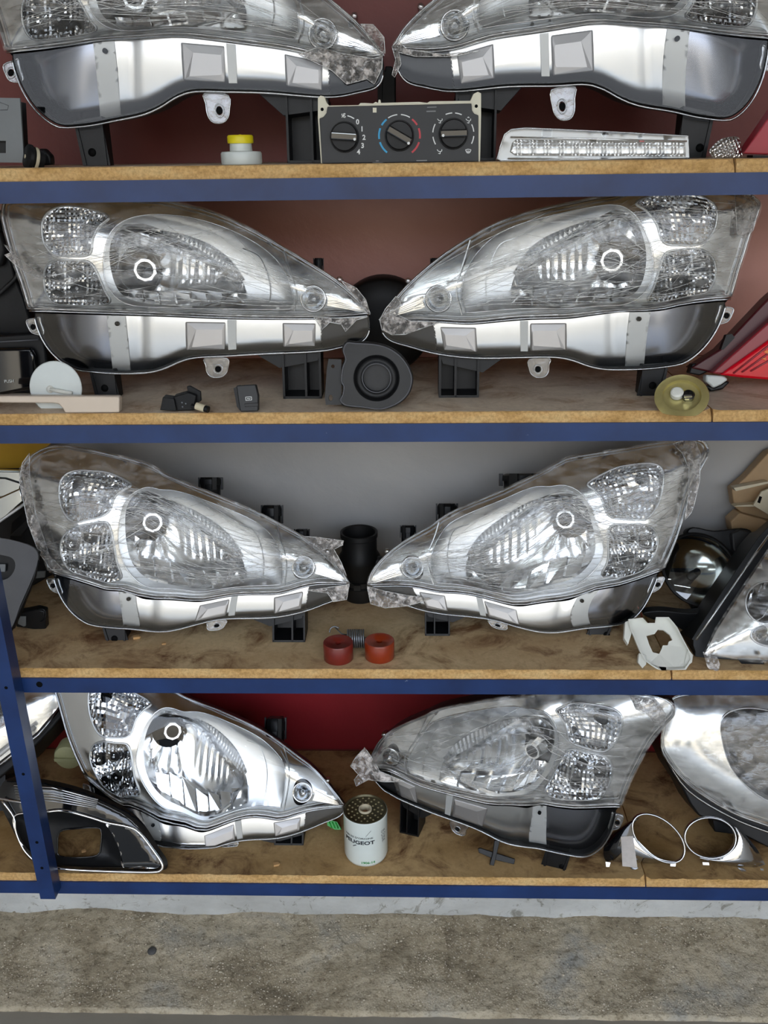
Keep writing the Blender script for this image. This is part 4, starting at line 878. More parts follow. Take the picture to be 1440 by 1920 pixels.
poly(F, 'switch_body', [(438, 728), (448, 722), (450, 770), (444, 762)], .004, .016, 'black', R); poly(F, 'switch_face', [(443, 723), (479, 721), (484, 742), (484, 771), (451, 772), (448, 760)], -.002, .014, 'panel', R, .0015)
stroke(F, 'window_symbol', [[(460.5, 744.5), (471.5, 744), (472, 750), (461, 751), (460.5, 744.5)], [(463, 748.5), (465, 746.5), (467, 748.5), (469.5, 746.5)]], -.0028, 1, 'print', R); poly(F, 'indicator_bar', [(458, 757), (484, 755), (484, 762), (459, 763)], -.0035, .003, 'blackgrey', R, .0006)
F = FR(700, 772, 1, lean=8); R = root('round_filter_housing', F.o, 'worn black housing with a deep round opening standing between the two headlights', 'housing')
oh = [(648, 640), (665, 641), (700, 643), (728, 650), (752, 666), (768, 688), (775, 710), (770, 734), (756, 752), (735, 764), (712, 770), (680, 766), (650, 763), (640, 759), (635, 752), (640, 742), (642, 725), (637, 714), (640, 688), (646, 672), (641, 655)]
poly(F, 'housing_shell', oh, .012, .03, 'blackgrey', R, .003, k=3)
ih = [(a + (704 - a) * .05, b + (708 - b) * .05) for a, b in oh]
def lathF(x, y, d, prof, name, mat, n=40, sm=True, par=None): return MB().lathe(F.at(x, y, d), F.n, [(F.px(a), h) for a, h in prof], n).build(name, MAT[mat], par or R, sm)
holed(F, 'front_plate', spline(ih, 3), [ell(706, 709, 42, 42, 36)], -.002, .013, 'blackgrey', R, 8); line(F, 'plate_bead', spline(ih, 3), -.002, 1.6, 'greyd', R, True)
lathF(706, 709, 0, [(43, .003), (41, .002), (39, -.004), (36, -.006), (29, -.008), (27, -.002), (25.5, -.004), (25, -.022), (0, -.022)], 'throat_ring', 'black'); lathF(706, 709, -.0022, [(27.5, .0), (26.5, .0015), (25.5, .0)], 'throat_rim', 'greyd')
mb = MB()
for r in (8, 15, 21): mb.tube([F.at(x, y, .016) for x, y in ell(705, 709, r, r, 20)], .0008, 4, closed=True)
for k in range(8): a = k * PI / 4; mb.tube([F.at(705, 709, .016), F.at(705 + 22 * math.cos(a), 709 + 22 * math.sin(a), .016)], .0008, 4)
mb.build('throat_grille', MAT['blackgrey'], R)
holed(F, 'side_flange', [(616, 673), (640, 674), (640, 759), (611, 759), (609, 745), (613, 690)], [ell(624, 687, 3.5, 3.5, 10), ell(620, 746, 4, 6, 10)], .006, .004, 'blackgrey', R, 8)
F = FR(715, 690, 1, .31); R = root('black_dome', F.o, 'large matt black round cover standing against the wall between the two headlights', 'cover')
MB().lathe(F.at(718, 612, 0), F.n, [(0, .02), (F.px(50), .018), (F.px(82), .010), (F.px(88), 0), (F.px(88), -.05), (0, -.05)], 48).build('dome_shell', MAT['rubber'], R, 50, clampf=F.clamp)
poly(F, 'dome_stand', [(672, 630), (765, 630), (755, 684), (680, 684)], .004, .05, 'rubber', R, .004)
# zinc disc
b = gz(1272, 779, SH[1]); R = root('zinc_disc', b, 'yellow zinc plated disc carrying a white and a black terminal on the second shelf', 'cap')
F = Frame(b, 0, 50, SH[1] + .0006); nrm = (F.n + F.r * -.18).normalized(); c = F.at(1278, 744, 0); s = F.px(1)
MB().lathe(c, nrm, [(0, -.002), (26 * s, -.002), (34 * s, -.001), (36 * s, .004), (40 * s, .004), (51 * s, .001), (51 * s, -.0005), (40 * s, .0022), (36 * s, .0022), (34 * s, -.003), (0, -.004)], 44, sq=.97).build('disc_plate', MAT['zinc'], R, 30, clampf=F.clamp)
for x, y, m_, nm in ((1269, 739, 'white', 'white_terminal'), (1290, 744, 'gloss', 'black_terminal')):
    MB().lathe(F.at(x, y, 0), nrm, [(12 * s, -.002), (12 * s, .006), (9 * s, .0085), (0, .009)], 20).build(nm, MAT[m_], R, 40)
MB().obox(F.at(1290, 743, -.009), (F.r, F.u, F.n), (7 * s, 2 * s, .0015)).obox(F.at(1288, 748, -.009), (F.r, F.u, F.n), (4 * s, 1.2 * s, .0015)).build('terminal_blade', MAT['satin'], R)
# tail lamp
F = FR(1390, 712, 1, .10, lean=10); R = root('tail_lamp', F.o, 'red tail lamp with its point to the left, right end of the second shelf', 'tail lamp')
poly(F, 'lamp_side', [(1296, 690), (1350, 655), (1440, 560), (1540, 470), (1560, 520), (1440, 610), (1340, 700)], .03, .04, 'reddark', R, .003)
poly(F, 'lamp_bevel', [(1336, 700), (1352, 684), (1440, 605), (1540, 520), (1550, 560), (1440, 645), (1362, 703)], .008, .05, 'redmid', R, .003)
poly(F, 'red_lens', [(1352, 703), (1372, 688), (1440, 640), (1550, 555), (1560, 726), (1440, 712), (1390, 708)], 0, .05, 'redlens', R, .004)
for k in range(3): line(F, 'lens_ridge', [(1375 + k * 16, 700 - k * 2), (1440, 655 + k * 14 - 6), (1540, 585 + k * 18)], -.001, 1.8, 'redmid', R)
MAT['amber'] = M('amber_marker', C('e0701a'), .2); poly(F, 'amber_mark', [(1432, 660), (1448, 668), (1452, 664), (1438, 656)], -.002, .002, 'amber', R); poly(F, 'amber_mark', [(1427, 672), (1436, 676), (1436, 671)], -.002, .002, 'amber', R)
poly(F, 'bulb_holder', [(1324, 703), (1358, 705), (1366, 712), (1352, 722), (1338, 728), (1324, 716)], .012, .02, 'milky', R, .003); poly(F, 'holder_ring', [(1322, 722), (1342, 727), (1360, 714), (1370, 716), (1356, 730), (1332, 738)], .016, .02, 'black', R, .003)
poly(F, 'locating_clip', [(1352, 655), (1362, 628), (1372, 626), (1378, 633), (1366, 646), (1356, 656)], .02, .012, 'black', R); poly(F, 'wire_plug', [(1292, 700), (1298, 682), (1322, 680), (1330, 696), (1312, 704)], .035, .02, 'black', R, .002)
# --- third shelf
F = FR(40, 880, 2, .36); R = root('yellow_board', F.o, 'yellow painted board against the wall at the left end of the third shelf', 'board')
poly(F, 'board_panel', [(-140, 800), (101, 812), (101, 828), (80, 845), (60, 862), (52, 878), (-140, 880)], .0, .012, 'yboard', R, .001); poly(F, 'dark_lower_edge', [(-140, 880), (52, 878), (60, 1110), (-140, 1110)], .004, .012, 'black', R)
F = FR(20, 1000, 2, .16, lean=12); R = root('chrome_lamp_trim', F.o, 'silver lamp with a white rim showing behind the left headlight on the third shelf', 'lamp')
poly(F, 'trim_shell', [(-90, 880), (44, 884), (40, 905), (36, 930), (-10, 975), (-90, 1030)], .01, .03, MAT['bowl_dark'], R, .003); poly(F, 'lower_skirt', [(-90, 935), (0, 932), (38, 915), (44, 940), (-6, 985), (-90, 1030)], .0, .012, MAT['bowl_dark'], R, .003)
line(F, 'white_rim', [(-90, 1036), (-10, 984), (50, 942)], -.002, 3, 'stripe', R); line(F, 'dark_seam', [(-80, 893), (10, 897), (44, 908)], .008, 1.5, 'black', R); line(F, 'top_rim', [(-80, 881), (44, 884)], .008, 1.6, 'milky', R)
poly(F, 'lamp_leg', [(-60, 1000), (-20, 985), (-20, 1200), (-60, 1200)], .02, .02, 'black', R)
F = FR(10, 1190, 2, .05, lean=16); R = root('grey_cover', F.o, 'dark grey moulded cover with a rounded opening, behind the blue post on the third shelf', 'cover')
holed(F, 'cover_face', spline([(-70, 1008), (0, 1009), (45, 1019), (66, 1030), (71, 1050), (60, 1085), (38, 1135), (20, 1180), (-10, 1192), (-70, 1192)], 3), [spline([(-30, 1041), (10, 1042), (26, 1050), (28, 1066), (18, 1082), (2, 1088), (-30, 1088)], 3)], 0, .004, 'greyd', R, 8)
poly(F, 'cover_back', [(-70, 1012), (44, 1022), (68, 1036), (60, 1085), (40, 1135), (20, 1182), (-70, 1190)], .02, .02, 'black', R); line(F, 'cover_edge', [(72, 1050), (62, 1087), (40, 1137), (22, 1182)], .002, 2, 'black', R); poly(F, 'grey_tag', [(-14, 1058), (10, 1058), (9, 1072), (-14, 1072)], .012, .004, 'greyp', R)
F = FR(70, 1150, 2, .31, lean=0); R = root('black_mechanism', F.o, 'black plastic mechanism with a grey tag, left of the leaning headlight on the third shelf', 'mechanism')
poly(F, 'mechanism_body', [(20, 980), (48, 955), (60, 965), (80, 1030), (98, 1062), (98, 1078), (60, 1100), (40, 1130), (60, 1180), (20, 1180)], 0, .03, 'black', R, .003); poly(F, 'grey_tag', [(67, 1072), (85, 1071), (84, 1083), (66, 1085)], -.004, .004, 'greyp', R, .001); poly(F, 'mechanism_arm', [(18, 1005), (50, 975), (60, 980), (40, 1006)], -.004, .01, 'blackgrey', R, .002)
F = FR(60, 1182, 2, lean=0); R = root('small_plug', F.o, 'small black plug with a pale ribbed band on the third shelf beside the post', 'connector')
poly(F, 'plug_body', [(28, 1150), (48, 1146), (68, 1142), (84, 1146), (86, 1180), (64, 1182), (30, 1176)], .002, .02, 'black', R, .003); poly(F, 'pale_band', [(34, 1156), (48, 1156), (48, 1174), (44, 1175), (33, 1170)], -.002, .004, 'greyp', R, .001); line(F, 'plug_loop', spline([(68, 1144), (80, 1142), (86, 1150), (84, 1162), (76, 1166)], 5, False), -.003, 1.6, 'black', R)
# pipe
F = FR(676, 1119, 2, lean=0); p = F.o; s = F.px(1); R = root('rubber_hose', p, 'short black rubber hose standing upright between the third shelf headlights', 'hose')
MB().lathe(p, (0, 0, 1), [(0, 0), (.033, 0), (.035, .004), (.035, .03), (.031, .034), (.033, .06), (.041, .085), (.043, .098), (.037, .108), (.037, .14), (.039, .142), (.039, .152), (.0365, .153), (.034, .151), (.034, .09), (0, .09)], 40).build('hose_wall', MAT['rubber'], R, 40)
MB().lathe(p + Vector((0, 0, .036)), (0, 0, 1), [(.033, 0), (.0365, .001), (.0365, .011), (.033, .012)], 40).obox(p + Vector((-.004, -.038, .042)), ((1, 0, 0), (0, 1, 0), (0, 0, 1)), (.007, .005, .006)).build('hose_clamp', MAT['blackgrey'], R, 40)
MB().tube([p + Vector((.03, -.01, .09)), p + Vector((.055, -.015, .085))], .013, 16).build('side_stub', MAT['rubber'], R, 40)
for px_c, pyb, m_, lab in ((633, 1249, 'bush1', 'dark red polyurethane bush, left one in front of the steel spring'), (711, 1246, 'bush2', 'orange red polyurethane bush, right one in front of the steel spring')):
    b = gz(px_c, pyb, SH[2]); s = (b - CP).dot(CF) / FPX; r = 28 * s; b.y += r; R = root('bush', b + Vector((0, 0, .0005)), lab, 'bush')
    MB().lathe(b + Vector((0, 0, .0005)), (0, 0, 1), [(r * .2, 0), (r * .97, 0), (r, .001), (r * 1.01, .034), (r * .97, .0355), (r * .24, .033), (r * .2, .032), (r * .2, 0)], 40).build('bush_ring', MAT[m_], R, 40)
b = gz(668, 1213, SH[2]); R = root('coil_spring', b + Vector((0, 0, .0003)), 'short grey steel coil spring lying behind the two red bushes', 'spring')
r = .0165; w_ = .0018; pts = []; x0 = gz(652, 1213, SH[2]).x; x1 = gz(685, 1213, SH[2]).x
for i in range(8 * 18): a = i / 18 * 2 * PI; pts.append((x0 + (x1 - x0) * i / (8 * 18), b.y + r * math.cos(a), SH[2] + r + w_ + .0003 + r * math.sin(a)))
MB().tube(pts, w_, 7).build('coil', MAT['steel'], R, True)
q = gz(628, 1204, SH[2]); MB().tube([(q.x + .010 * math.cos(a), q.y + .004 + .006 * math.sin(a), SH[2] + .022 + .007 * math.sin(a)) for a in [k * PI / 10 for k in range(2, 12)]] , .0012, 6).tube([(q.x, q.y + .012, SH[2] + .026), (x0 - .012, b.y + .012, SH[2] + .022), (x0, b.y + r, SH[2] + r)], .0012, 6).build('end_hook', MAT['steel'], R, True)
# white bracket
F = FR(1245, 1262, 2, Y=.02, lean=48); R = root('white_bracket', F.o, 'off-white plastic mounting bracket lying tilted near the front of the third shelf', 'bracket')
ob = [(1178, 1161), (1205, 1158), (1214, 1168), (1228, 1168), (1230, 1157), (1254, 1157), (1262, 1166), (1270, 1176), (1282, 1200), (1294, 1222), (1298, 1238), (1286, 1256), (1240, 1259), (1224, 1250), (1210, 1240), (1200, 1222), (1190, 1198), (1182, 1180)]
ib = [(1212, 1192), (1228, 1188), (1234, 1180), (1244, 1181), (1256, 1190), (1261, 1200), (1254, 1203), (1252, 1210), (1243, 1210), (1240, 1218), (1236, 1226), (1224, 1223), (1217, 1208)]
holed(F, 'bracket_frame', ob, [ib], 0, .004, 'white', R, 7); io = [(a + (1240 - a) * .10, b_ + (1208 - b_) * .10) for a, b_ in ob]
mb = MB()
L = resample(ob, 8); k = len(L); v = [F.at(x, y, -.012) for x, y in L] + [F.at(x, y, .002) for x, y in L]; v2 = [F.at(x + (1240 - x) * .05, y + (1208 - y) * .05, -.012) for x, y in L] + [F.at(x + (1240 - x) * .05, y + (1208 - y) * .05, .002) for x, y in L]
mb.add(v + v2, [(i, (i + 1) % k, (i + 1) % k + k, i + k) for i in range(k)] + [(2 * k + i, 2 * k + (i + 1) % k, 3 * k + (i + 1) % k, 3 * k + i) for i in range(k)] + [(i, (i + 1) % k, 2 * k + (i + 1) % k, 2 * k + i) for i in range(k)])
for vv in mb.v: F.clamp(vv)
mb.build('bracket_wall', MAT['white'], R)
for q in ([(1172, 1166), (1182, 1162), (1185, 1186), (1178, 1208), (1170, 1196)], [(1198, 1224), (1212, 1228), (1212, 1246), (1204, 1258), (1196, 1242)], [(1290, 1216), (1300, 1228), (1298, 1242), (1286, 1252), (1284, 1240)]): poly(F, 'bracket_clip', q, -.006, .012, 'white', R, .001)
# fog lamp
F = FR(1312, 1150, 2, Y=.20, lean=25); R = root('round_fog_lamp', F.o, 'round dark glass fog lamp in a black shell, right of the third shelf headlights', 'fog lamp')
c = F.at(1312, 1068, 0); s = F.px(1); nrm = (F.n + F.r * .12 + F.u * .35).normalized()
fs = MB().lathe(c, nrm, [(73 * s, -.004), (74 * s, .003), (70 * s, .004), (68 * s, -.004), (60 * s, -.03), (35 * s, -.055), (0, -.06)], 44, sq=1, up=F.r).build('lamp_shell', MAT['black'], R, 50, clampf=F.clamp)
MB().lathe(c, nrm, [(69 * s, .0), (60 * s, -.018), (40 * s, -.034), (14 * s, -.042), (0, -.042)], 40, up=F.r).build('lamp_bowl', MAT['bowl_dark'], R, True, clampf=F.clamp)
MB().tube([c - nrm * .04, c - nrm * .012], [9 * s, 7 * s], 14).build('bulb_cap', MAT['black'], R, 40)
MB().lathe(c, nrm, [(70 * s, .001), (60 * s, .006), (35 * s, .012), (0, .014)], 44, up=F.r).build('lamp_glass', MAT['darkglass'], R, True, recalc=False)
poly(F, 'lamp_bracket', spline([(1288, 1000), (1300, 988), (1340, 995), (1390, 990), (1412, 1000), (1400, 1035), (1380, 1080), (1350, 1030), (1310, 1012)], 3), .03, .03, 'black', R, .003); poly(F, 'bracket_lug', [(1372, 1000), (1388, 992), (1440, 1005), (1425, 1035), (1400, 1060), (1375, 1030)], .015, .02, 'blackgrey', R, .003)
poly(F, 'lamp_foot', [(1290, 1110), (1345, 1112), (1340, 1150), (1300, 1150)], .02, .04, 'black', R, .002)
# tan container
F = FR(1410, 1040, 2, Y=.32, lean=6); R = root('tan_container', F.o, 'tan ribbed plastic container at the back right corner of the third shelf', 'container')
poly(F, 'container_wall', [(1372, 918), (1398, 896), (1440, 850), (1520, 820), (1530, 1020), (1440, 1010), (1376, 948)], .03, .03, 'tan', R, .002); poly(F, 'container_base', [(1370, 978), (1388, 962), (1470, 985), (1530, 1010), (1520, 1090), (1440, 1060), (1374, 1000)], .01, .04, 'tan', R, .003)
for q in ([(1376, 915), (1440, 903), (1442, 906), (1380, 921)], [(1382, 948), (1440, 944), (1440, 950), (1376, 950)]): poly(F, 'container_rib', q, .005, .02, 'ivory', R)
poly(F, 'cream_flap', [(1412, 948), (1428, 922), (1470, 905), (1520, 930), (1500, 1000), (1445, 968)], -.004, .006, 'ivory', R, .001); poly(F, 'flap_slot', [(1420, 942), (1424, 930), (1429, 932), (1425, 944)], -.0045, .001, 'hole', R)
poly(F, 'container_foot', [(1390, 1000), (1520, 1000), (1520, 1100), (1390, 1100)], .03, .03, 'tan', R)
# wrapped headlight at the far right, third shelf
def other_light(F, lab, outer, dark, rings, film_poly, seed, extra=None, edge=None):
    R = root('wrapped_headlight', F.o, lab, 'headlight'); V, T = cdt(outer, [r_[0] for r_ in rings], 9, 7, .1); e = pdist(outer, V[:, 0], V[:, 1])
    mk('bezel', [F.at(x, y, .012 - .02 * math.sin(min(1, q / 70) * 1.57)) for (x, y), q in zip(V, e)], T.tolist(), MAT['chrome_soft'], R, True, face_to=F.n)
    for P, dep in rings:
        V, T = cdt(P, [], 5, 5, 0); e = pdist(P, V[:, 0], V[:, 1])
        mk('reflector', [F.at(x, y, .008 + dep * (1 - math.exp(-q / 25)) - .003 * abs(2 * ((x / 14 + y / 60) % 1) - 1) * min(1, q / 8)) for (x, y), q in zip(V, e)], T.tolist(), MAT['chrome'], R, 25, face_to=F.n)
        line(F, 'reflector_rim', P, -.006, 1.8, 'satin', R, True)
    poly(F, 'housing', dark, .02, .09, 'black', R, .004, k=2)
    V, T = cdt(outer, [], 14, 9); e = pdist(outer, V[:, 0], V[:, 1]); mk('lens', [F.at(x, y, -.002 - .025 * math.sin(min(1, q / 70) * 1.57)) for (x, y), q in zip(V, e)], T.tolist(), MAT['lens'], R, True, face_to=F.n)
    V, T = cdt(film_poly, [], 6, 6); e = pdist(film_poly, V[:, 0], V[:, 1]); mk('stretch_film', [F.at(x, y, -.006 - .027 * math.sin(min(1, q / 70) * 1.57) + .004 * fbm(x * .05, y * .05, seed)) for (x, y), q in zip(V, e)], T.tolist(), MAT['film'], R, True, face_to=F.n)
    line(F, 'lens_rim', edge or outer, .002, 2.6, 'edge', R, edge is None)
    return R
F = FR(1400, 1252, 2, Y=.02, lean=30)
o_ = [(1322, 1225), (1345, 1180), (1390, 1110), (1440, 1035), (1500, 960), (1560, 960), (1560, 1240), (1440, 1238), (1380, 1236)]
R = other_light(F, 'film wrapped headlight seen as a wedge at the right end of the third shelf', o_, [(1300, 1200), (1308, 1180), (1420, 1010), (1450, 985), (1500, 950), (1560, 960), (1560, 1245), (1330, 1238), (1304, 1222)],
    [(ell(1438, 1130, 40, 40, 30), .03), (ell(1450, 1190, 42, 22, 30), .02)], [(1318, 1228), (1340, 1178), (1388, 1104), (1440, 1028), (1500, 955), (1562, 955), (1562, 1244), (1420, 1243)], 5, edge=[(1305, 1200), (1345, 1142), (1400, 1062), (1445, 1000)])
for x, y in ((1432, 1122), (1428, 1182), (1400, 1200)): MB().lathe(F.at(x, y, .01), F.n, [(0, .002), (F.px(10), .002), (F.px(11), 0)], 16).build('lamp_ring', MAT['hole'], R)
V, T = cdt([(1318, 1222), (1345, 1232), (1350, 1245), (1346, 1268), (1338, 1266), (1326, 1250)], [], 4, 4, .4); mk('film_tail', [F.at(x, y, -.012 + .004 * fbm(x * .1, y * .1, 3)) for x, y in V], T.tolist(), MAT['crumple'], R, False, face_to=F.n)
poly(F, 'mounting_foot', [(1385, 1238), (1430, 1240), (1432, 1262), (1388, 1258)], .01, .03, 'black', R, .002)
F = FR(1270, 1185, 2, lean=0); R = root('black_wiring_clip', F.o, 'black wiring clip lying behind the white bracket on the third shelf', 'clip')
poly(F, 'clip_body', spline([(1205, 1150), (1240, 1145), (1290, 1150), (1325, 1148), (1322, 1160), (1300, 1172), (1318, 1182), (1290, 1186), (1262, 1172), (1225, 1162)], 3), 0, .02, 'black', R, .002); line(F, 'clip_wire', [(1196, 1138), (1202, 1150), (1206, 1164)], -.002, 1.2, MAT and 'bush1', R)
for i, (x, y, s_, lab) in enumerate(((256, 1197, .006, 'wood crumb beside the left foot of the third shelf headlight'), (307, 1208, .0035, 'small wood crumb right of the left headlight foot on the third shelf'), (518, 1622, .0055, 'wood crumb on the bottom shelf left of the oil filter'), (157, 1597, .004, 'wood crumb inside the opening of the chrome fog lamp surround'))):
    b = gz(x, y, SH[2 if i < 2 else 3]); MB().obox(b + Vector((0, 0, s_ * .45)), ((1, .3, 0), (-.3, 1, 0), (0, 0, 1)), (s_, s_ * .7, s_ * .4)).obox(b + Vector((s_ * .6, s_ * .2, s_ * .35)), ((1, -.6, 0), (.6, 1, 0), (0, 0, 1)), (s_ * .6, s_ * .5, s_ * .3)).build('wood_crumb', MAT['wood'], recalc=False, label=lab, cat='wood chip')
# --- bottom shelf
F = FR(40, 1500, 3, Y=.10, lean=34)
o_ = [(-90, 1275), (112, 1275), (122, 1300), (116, 1318), (70, 1372), (20, 1412), (-30, 1450), (-90, 1480)]
R = other_light(F, 'wrapped silver headlight behind the blue post at the left of the bottom shelf', o_, [(-90, 1275), (118, 1278), (130, 1300), (122, 1335), (70, 1395), (10, 1450), (-90, 1500)], [(ell(-10, 1330, 50, 36, 30, -30), .03)], [(x - 2, y - 2) for x, y in o_], 8, edge=[(-60, 1480), (20, 1418), (72, 1378), (118, 1322)])
line(F, 'pale_rim', [(-60, 1462), (15, 1402), (66, 1362)], -.010, 5, 'stripe', R); poly(F, 'mounting_foot', [(-40, 1450), (10, 1440), (10, 1520), (-40, 1520)], .03, .04, 'black', R)
F = FR(125, 1446, 3, Y=.26); p = F.o; R = root('round_bung', p, 'round pale green cap at the back left of the bottom shelf', 'cap')
c = F.at(128, 1418, 0); s = F.px(1); c.z = max(c.z, SH[3] + 27 * s); MB().lathe(c, F.n, [(0, .010), (14 * s, .010), (24 * s, .006), (26 * s, 0), (26 * s, -.03), (0, -.03)], 30).build('cap_body', MAT['pale'], R, 35); MB().obox(c + F.n * .011, (F.r, F.u, F.n), (22 * s, 3 * s, .004)).build('cap_rib', MAT['pale'], R)
# fog lamp surround
F = FR(200, 1640, 3, Y=.012, lean=24); R = root('fog_lamp_surround', F.o, 'gloss black bumper surround with chrome edging and an open window, behind the blue post', 'bumper trim')
so = spline([(-2, 1500), (4, 1470), (22, 1458), (60, 1458), (110, 1466), (160, 1480), (210, 1502), (246, 1522), (272, 1548), (296, 1586), (313, 1612), (312, 1630), (296, 1640), (220, 1641), (140, 1636), (70, 1618), (46, 1600), (24, 1556)], 4)
hole_ = spline([(112, 1560), (140, 1554), (182, 1552), (190, 1560), (189, 1585), (183, 1603), (150, 1608), (112, 1605), (108, 1590)], 3)
pocket = spline([(120, 1520), (170, 1528), (200, 1548), (222, 1590), (230, 1620), (218, 1626), (150, 1625), (92, 1618), (50, 1590), (28, 1545), (28, 1528), (60, 1520)], 3)
V, T = cdt(so, [pocket], 8, 7, .1); e = pdist(so, V[:, 0], V[:, 1]); mk('gloss_shell', [F.at(x, y, .004 - .012 * math.sin(min(1, q / 22) * 1.57)) for (x, y), q in zip(V, e)], T.tolist(), MAT['gloss'], R, True, face_to=F.n)
V, T = cdt(pocket, [hole_], 8, 7, .1); e = pdist(pocket, V[:, 0], V[:, 1]); mk('pocket', [F.at(x, y, .004 + .016 * min(1, q / 20)) for (x, y), q in zip(V, e)], T.tolist(), MAT['black'], R, True, face_to=F.n)
chp = spline([(198, 1544), (222, 1548), (248, 1556), (268, 1575), (296, 1612), (300, 1622), (290, 1628), (240, 1628), (228, 1622), (226, 1600), (214, 1568)], 4)
V, T = cdt(chp, [], 6, 6, 0); e = pdist(chp, V[:, 0], V[:, 1]); mk('chrome_pocket', [F.at(x, y, -.008 + .014 * math.sin(min(1, q / 26) * 1.57) + .003 * math.sin(y * .3 + x * .12)) for (x, y), q in zip(V, e)], T.tolist(), MAT['chrome_soft'], R, True, face_to=F.n)
line(F, 'chrome_edging', spline([(88, 1522), (120, 1520), (168, 1532), (200, 1542), (240, 1550), (262, 1562), (290, 1598), (304, 1620), (302, 1631), (286, 1635), (220, 1634), (130, 1630), (80, 1624)], 4, False), -.011, 2.6, 'chrome', R, n=10); line(F, 'chrome_edging', spline([(4, 1502), (26, 1532), (30, 1560), (44, 1592), (62, 1612)], 4, False), -.010, 2, 'chrome', R); line(F, 'chrome_edging', spline([(50, 1524), (30, 1528), (25, 1542), (34, 1572), (44, 1586)], 4, False), -.010, 1.6, 'chrome', R); line(F, 'chrome_edging', [(0, 1498), (40, 1504), (80, 1512)], -.010, 2.4, 'chrome', R)
for k in range(6): line(F, 'grille_fin', [(26 + k * 1, 1473 + k * 4.6), (100, 1477 + k * 5), (184 - k * 1, 1500 + k * 3)], -.009, 1.2, 'satin' if k else 'chrome', R)
line(F, 'hole_lip', hole_, .018, 1.5, 'gloss', R, True)
# green clip
F = FR(625, 1556, 3, lean=30); R = root('green_clip', F.o, 'tiny bright green clip left of the oil filter', 'clip'); poly(F, 'clip_plate', [(612, 1536), (632, 1541), (640, 1556), (628, 1556), (614, 1548)], 0, .004, 'green', R)
for k in range(3): line(F, 'clip_rib', [(617 + k * 6, 1540 + k), (622 + k * 6, 1553)], -.001, 1.2, 'green', R)
# oil filter
b = gz(685, 1629, SH[3]); s = (b - CP).dot(CF) / FPX; r = .0455; c = Vector((b.x, b.y + r, SH[3] + .0005)); h = .112; R = root('oil_filter', c, 'white oil filter can with black and green lettering and a perforated top', 'oil filter')
MB().lathe(c, (0, 0, 1), [(0, 0), (r * .86, 0), (r * .95, .003), (r, .010), (r, h - .003), (r * 1.015, h), (r * 1.0, h + .003)], 56).build('can', MAT['fwhite'], R, 50)
MB().lathe(c, (0, 0, 1), [(r * 1.0, h + .003), (r * .95, h + .0045), (r * .9, h + .001), (r * .28, h + .001), (r * .27, h - .012)], 56).build('top_plate', MAT['fdark'], R, 40)
MB().lathe(c + Vector((0, 0, h)), (0, 0, 1), [(r * .3, .001), (r * .29, .0055), (r * .25, .0055), (r * .24, -.012)], 28).build('centre_tube', MAT['ivory'], R, 40)
MB().lathe(c + Vector((0, 0, h - .010)), (0, 0, 1), [(0, 0), (r * .25, 0)], 28).build('tube_bore', MAT['bore'], R)
pr = MB().lathe(c + Vector((0, 0, h + .0012)), (0, 0, 1), [(0, 0), (.0018, 0)], 8); base_me = None
for ring, cnt in ((.42, 10), (.6, 14), (.78, 18)):
    for k in range(cnt):
        a = (k + .5 * (ring == .6)) / cnt * 2 * PI; q = c + Vector((r * ring * math.cos(a), r * ring * math.sin(a), h + .0012))
        MB().lathe(q, (0, 0, 1), [(0, .0004), (.0019, .0004), (.0021, 0)], 10).build('port', MAT['fhole'], R)
def wrap(name, body, px_, z, hh, mat, bold=.02, sx=1.0, slant=0, cx=None):
    v, f = textmesh(body, 1, bold); k = hh / .7; a0 = math.atan2(-1, 0) + (px_ - 685) / 43.0 * .95; out = []
    for x, y, _ in v:
        a = a0 + x * k * sx / (r + .0003); out.append(c + Vector(((r + .0004) * math.cos(a), (r + .0004) * math.sin(a), z + y * k + slant * x * k)))
    return mk(name, out, f, MAT[mat], R, False, face_to=Vector((0, -1, 0)))
wrap('brand_lettering', 'PEUGEOT', 672, .066, .0085, 'ink', .035, 1.28); wrap('upper_lettering', "PIECES D'ORIGINE", 671, .0775, .0042, 'ink', .01, 1.32); wrap('code_lettering', '1906-14', 691, .0145, .0055, 'ginks', .03, 1.15)
def wstroke(x0, z0, x1, z1, w):
    v = []
    for x, z in ((x0, z0), (x1, z1)):
        a = -PI / 2 + (x - 685) / 43 * .95; v += [c + Vector(((r + .0005) * math.cos(a), (r + .0005) * math.sin(a), z - w)), c + Vector(((r + .0005) * math.cos(a + .02), (r + .0005) * math.sin(a + .02), z + w))]
    return mk('lettering_slash', v, [(0, 2, 3, 1)], MAT['ink'], R, False, face_to=Vector((0, -1, 0)))
wstroke(687, .083, 698, .097, .0012); wstroke(659, .054, 667, .059, .0012)
for i, (t_, z) in enumerate((('OR', .083), ('CO', .074), ('DE', .066), ('PR', .058))): wrap('side_lettering', t_, 728 + i * .5, z, .006, 'ink', .0, 1.1)
# cross clip
F = FR(930, 1625, 3, Y=.035, lean=30); R = root('cross_clip', F.o, 'black cross shaped plastic clip lying in front of the bottom middle headlight', 'clip')
poly(F, 'clip_bar', [(896, 1592), (900, 1590), (966, 1611), (964, 1621), (930, 1613), (898, 1599)], 0, .006, 'black', R, .001); poly(F, 'clip_post', [(927, 1576), (938, 1574), (932, 1600), (926, 1624), (918, 1622), (924, 1600)], -.005, .008, 'black', R, .001)
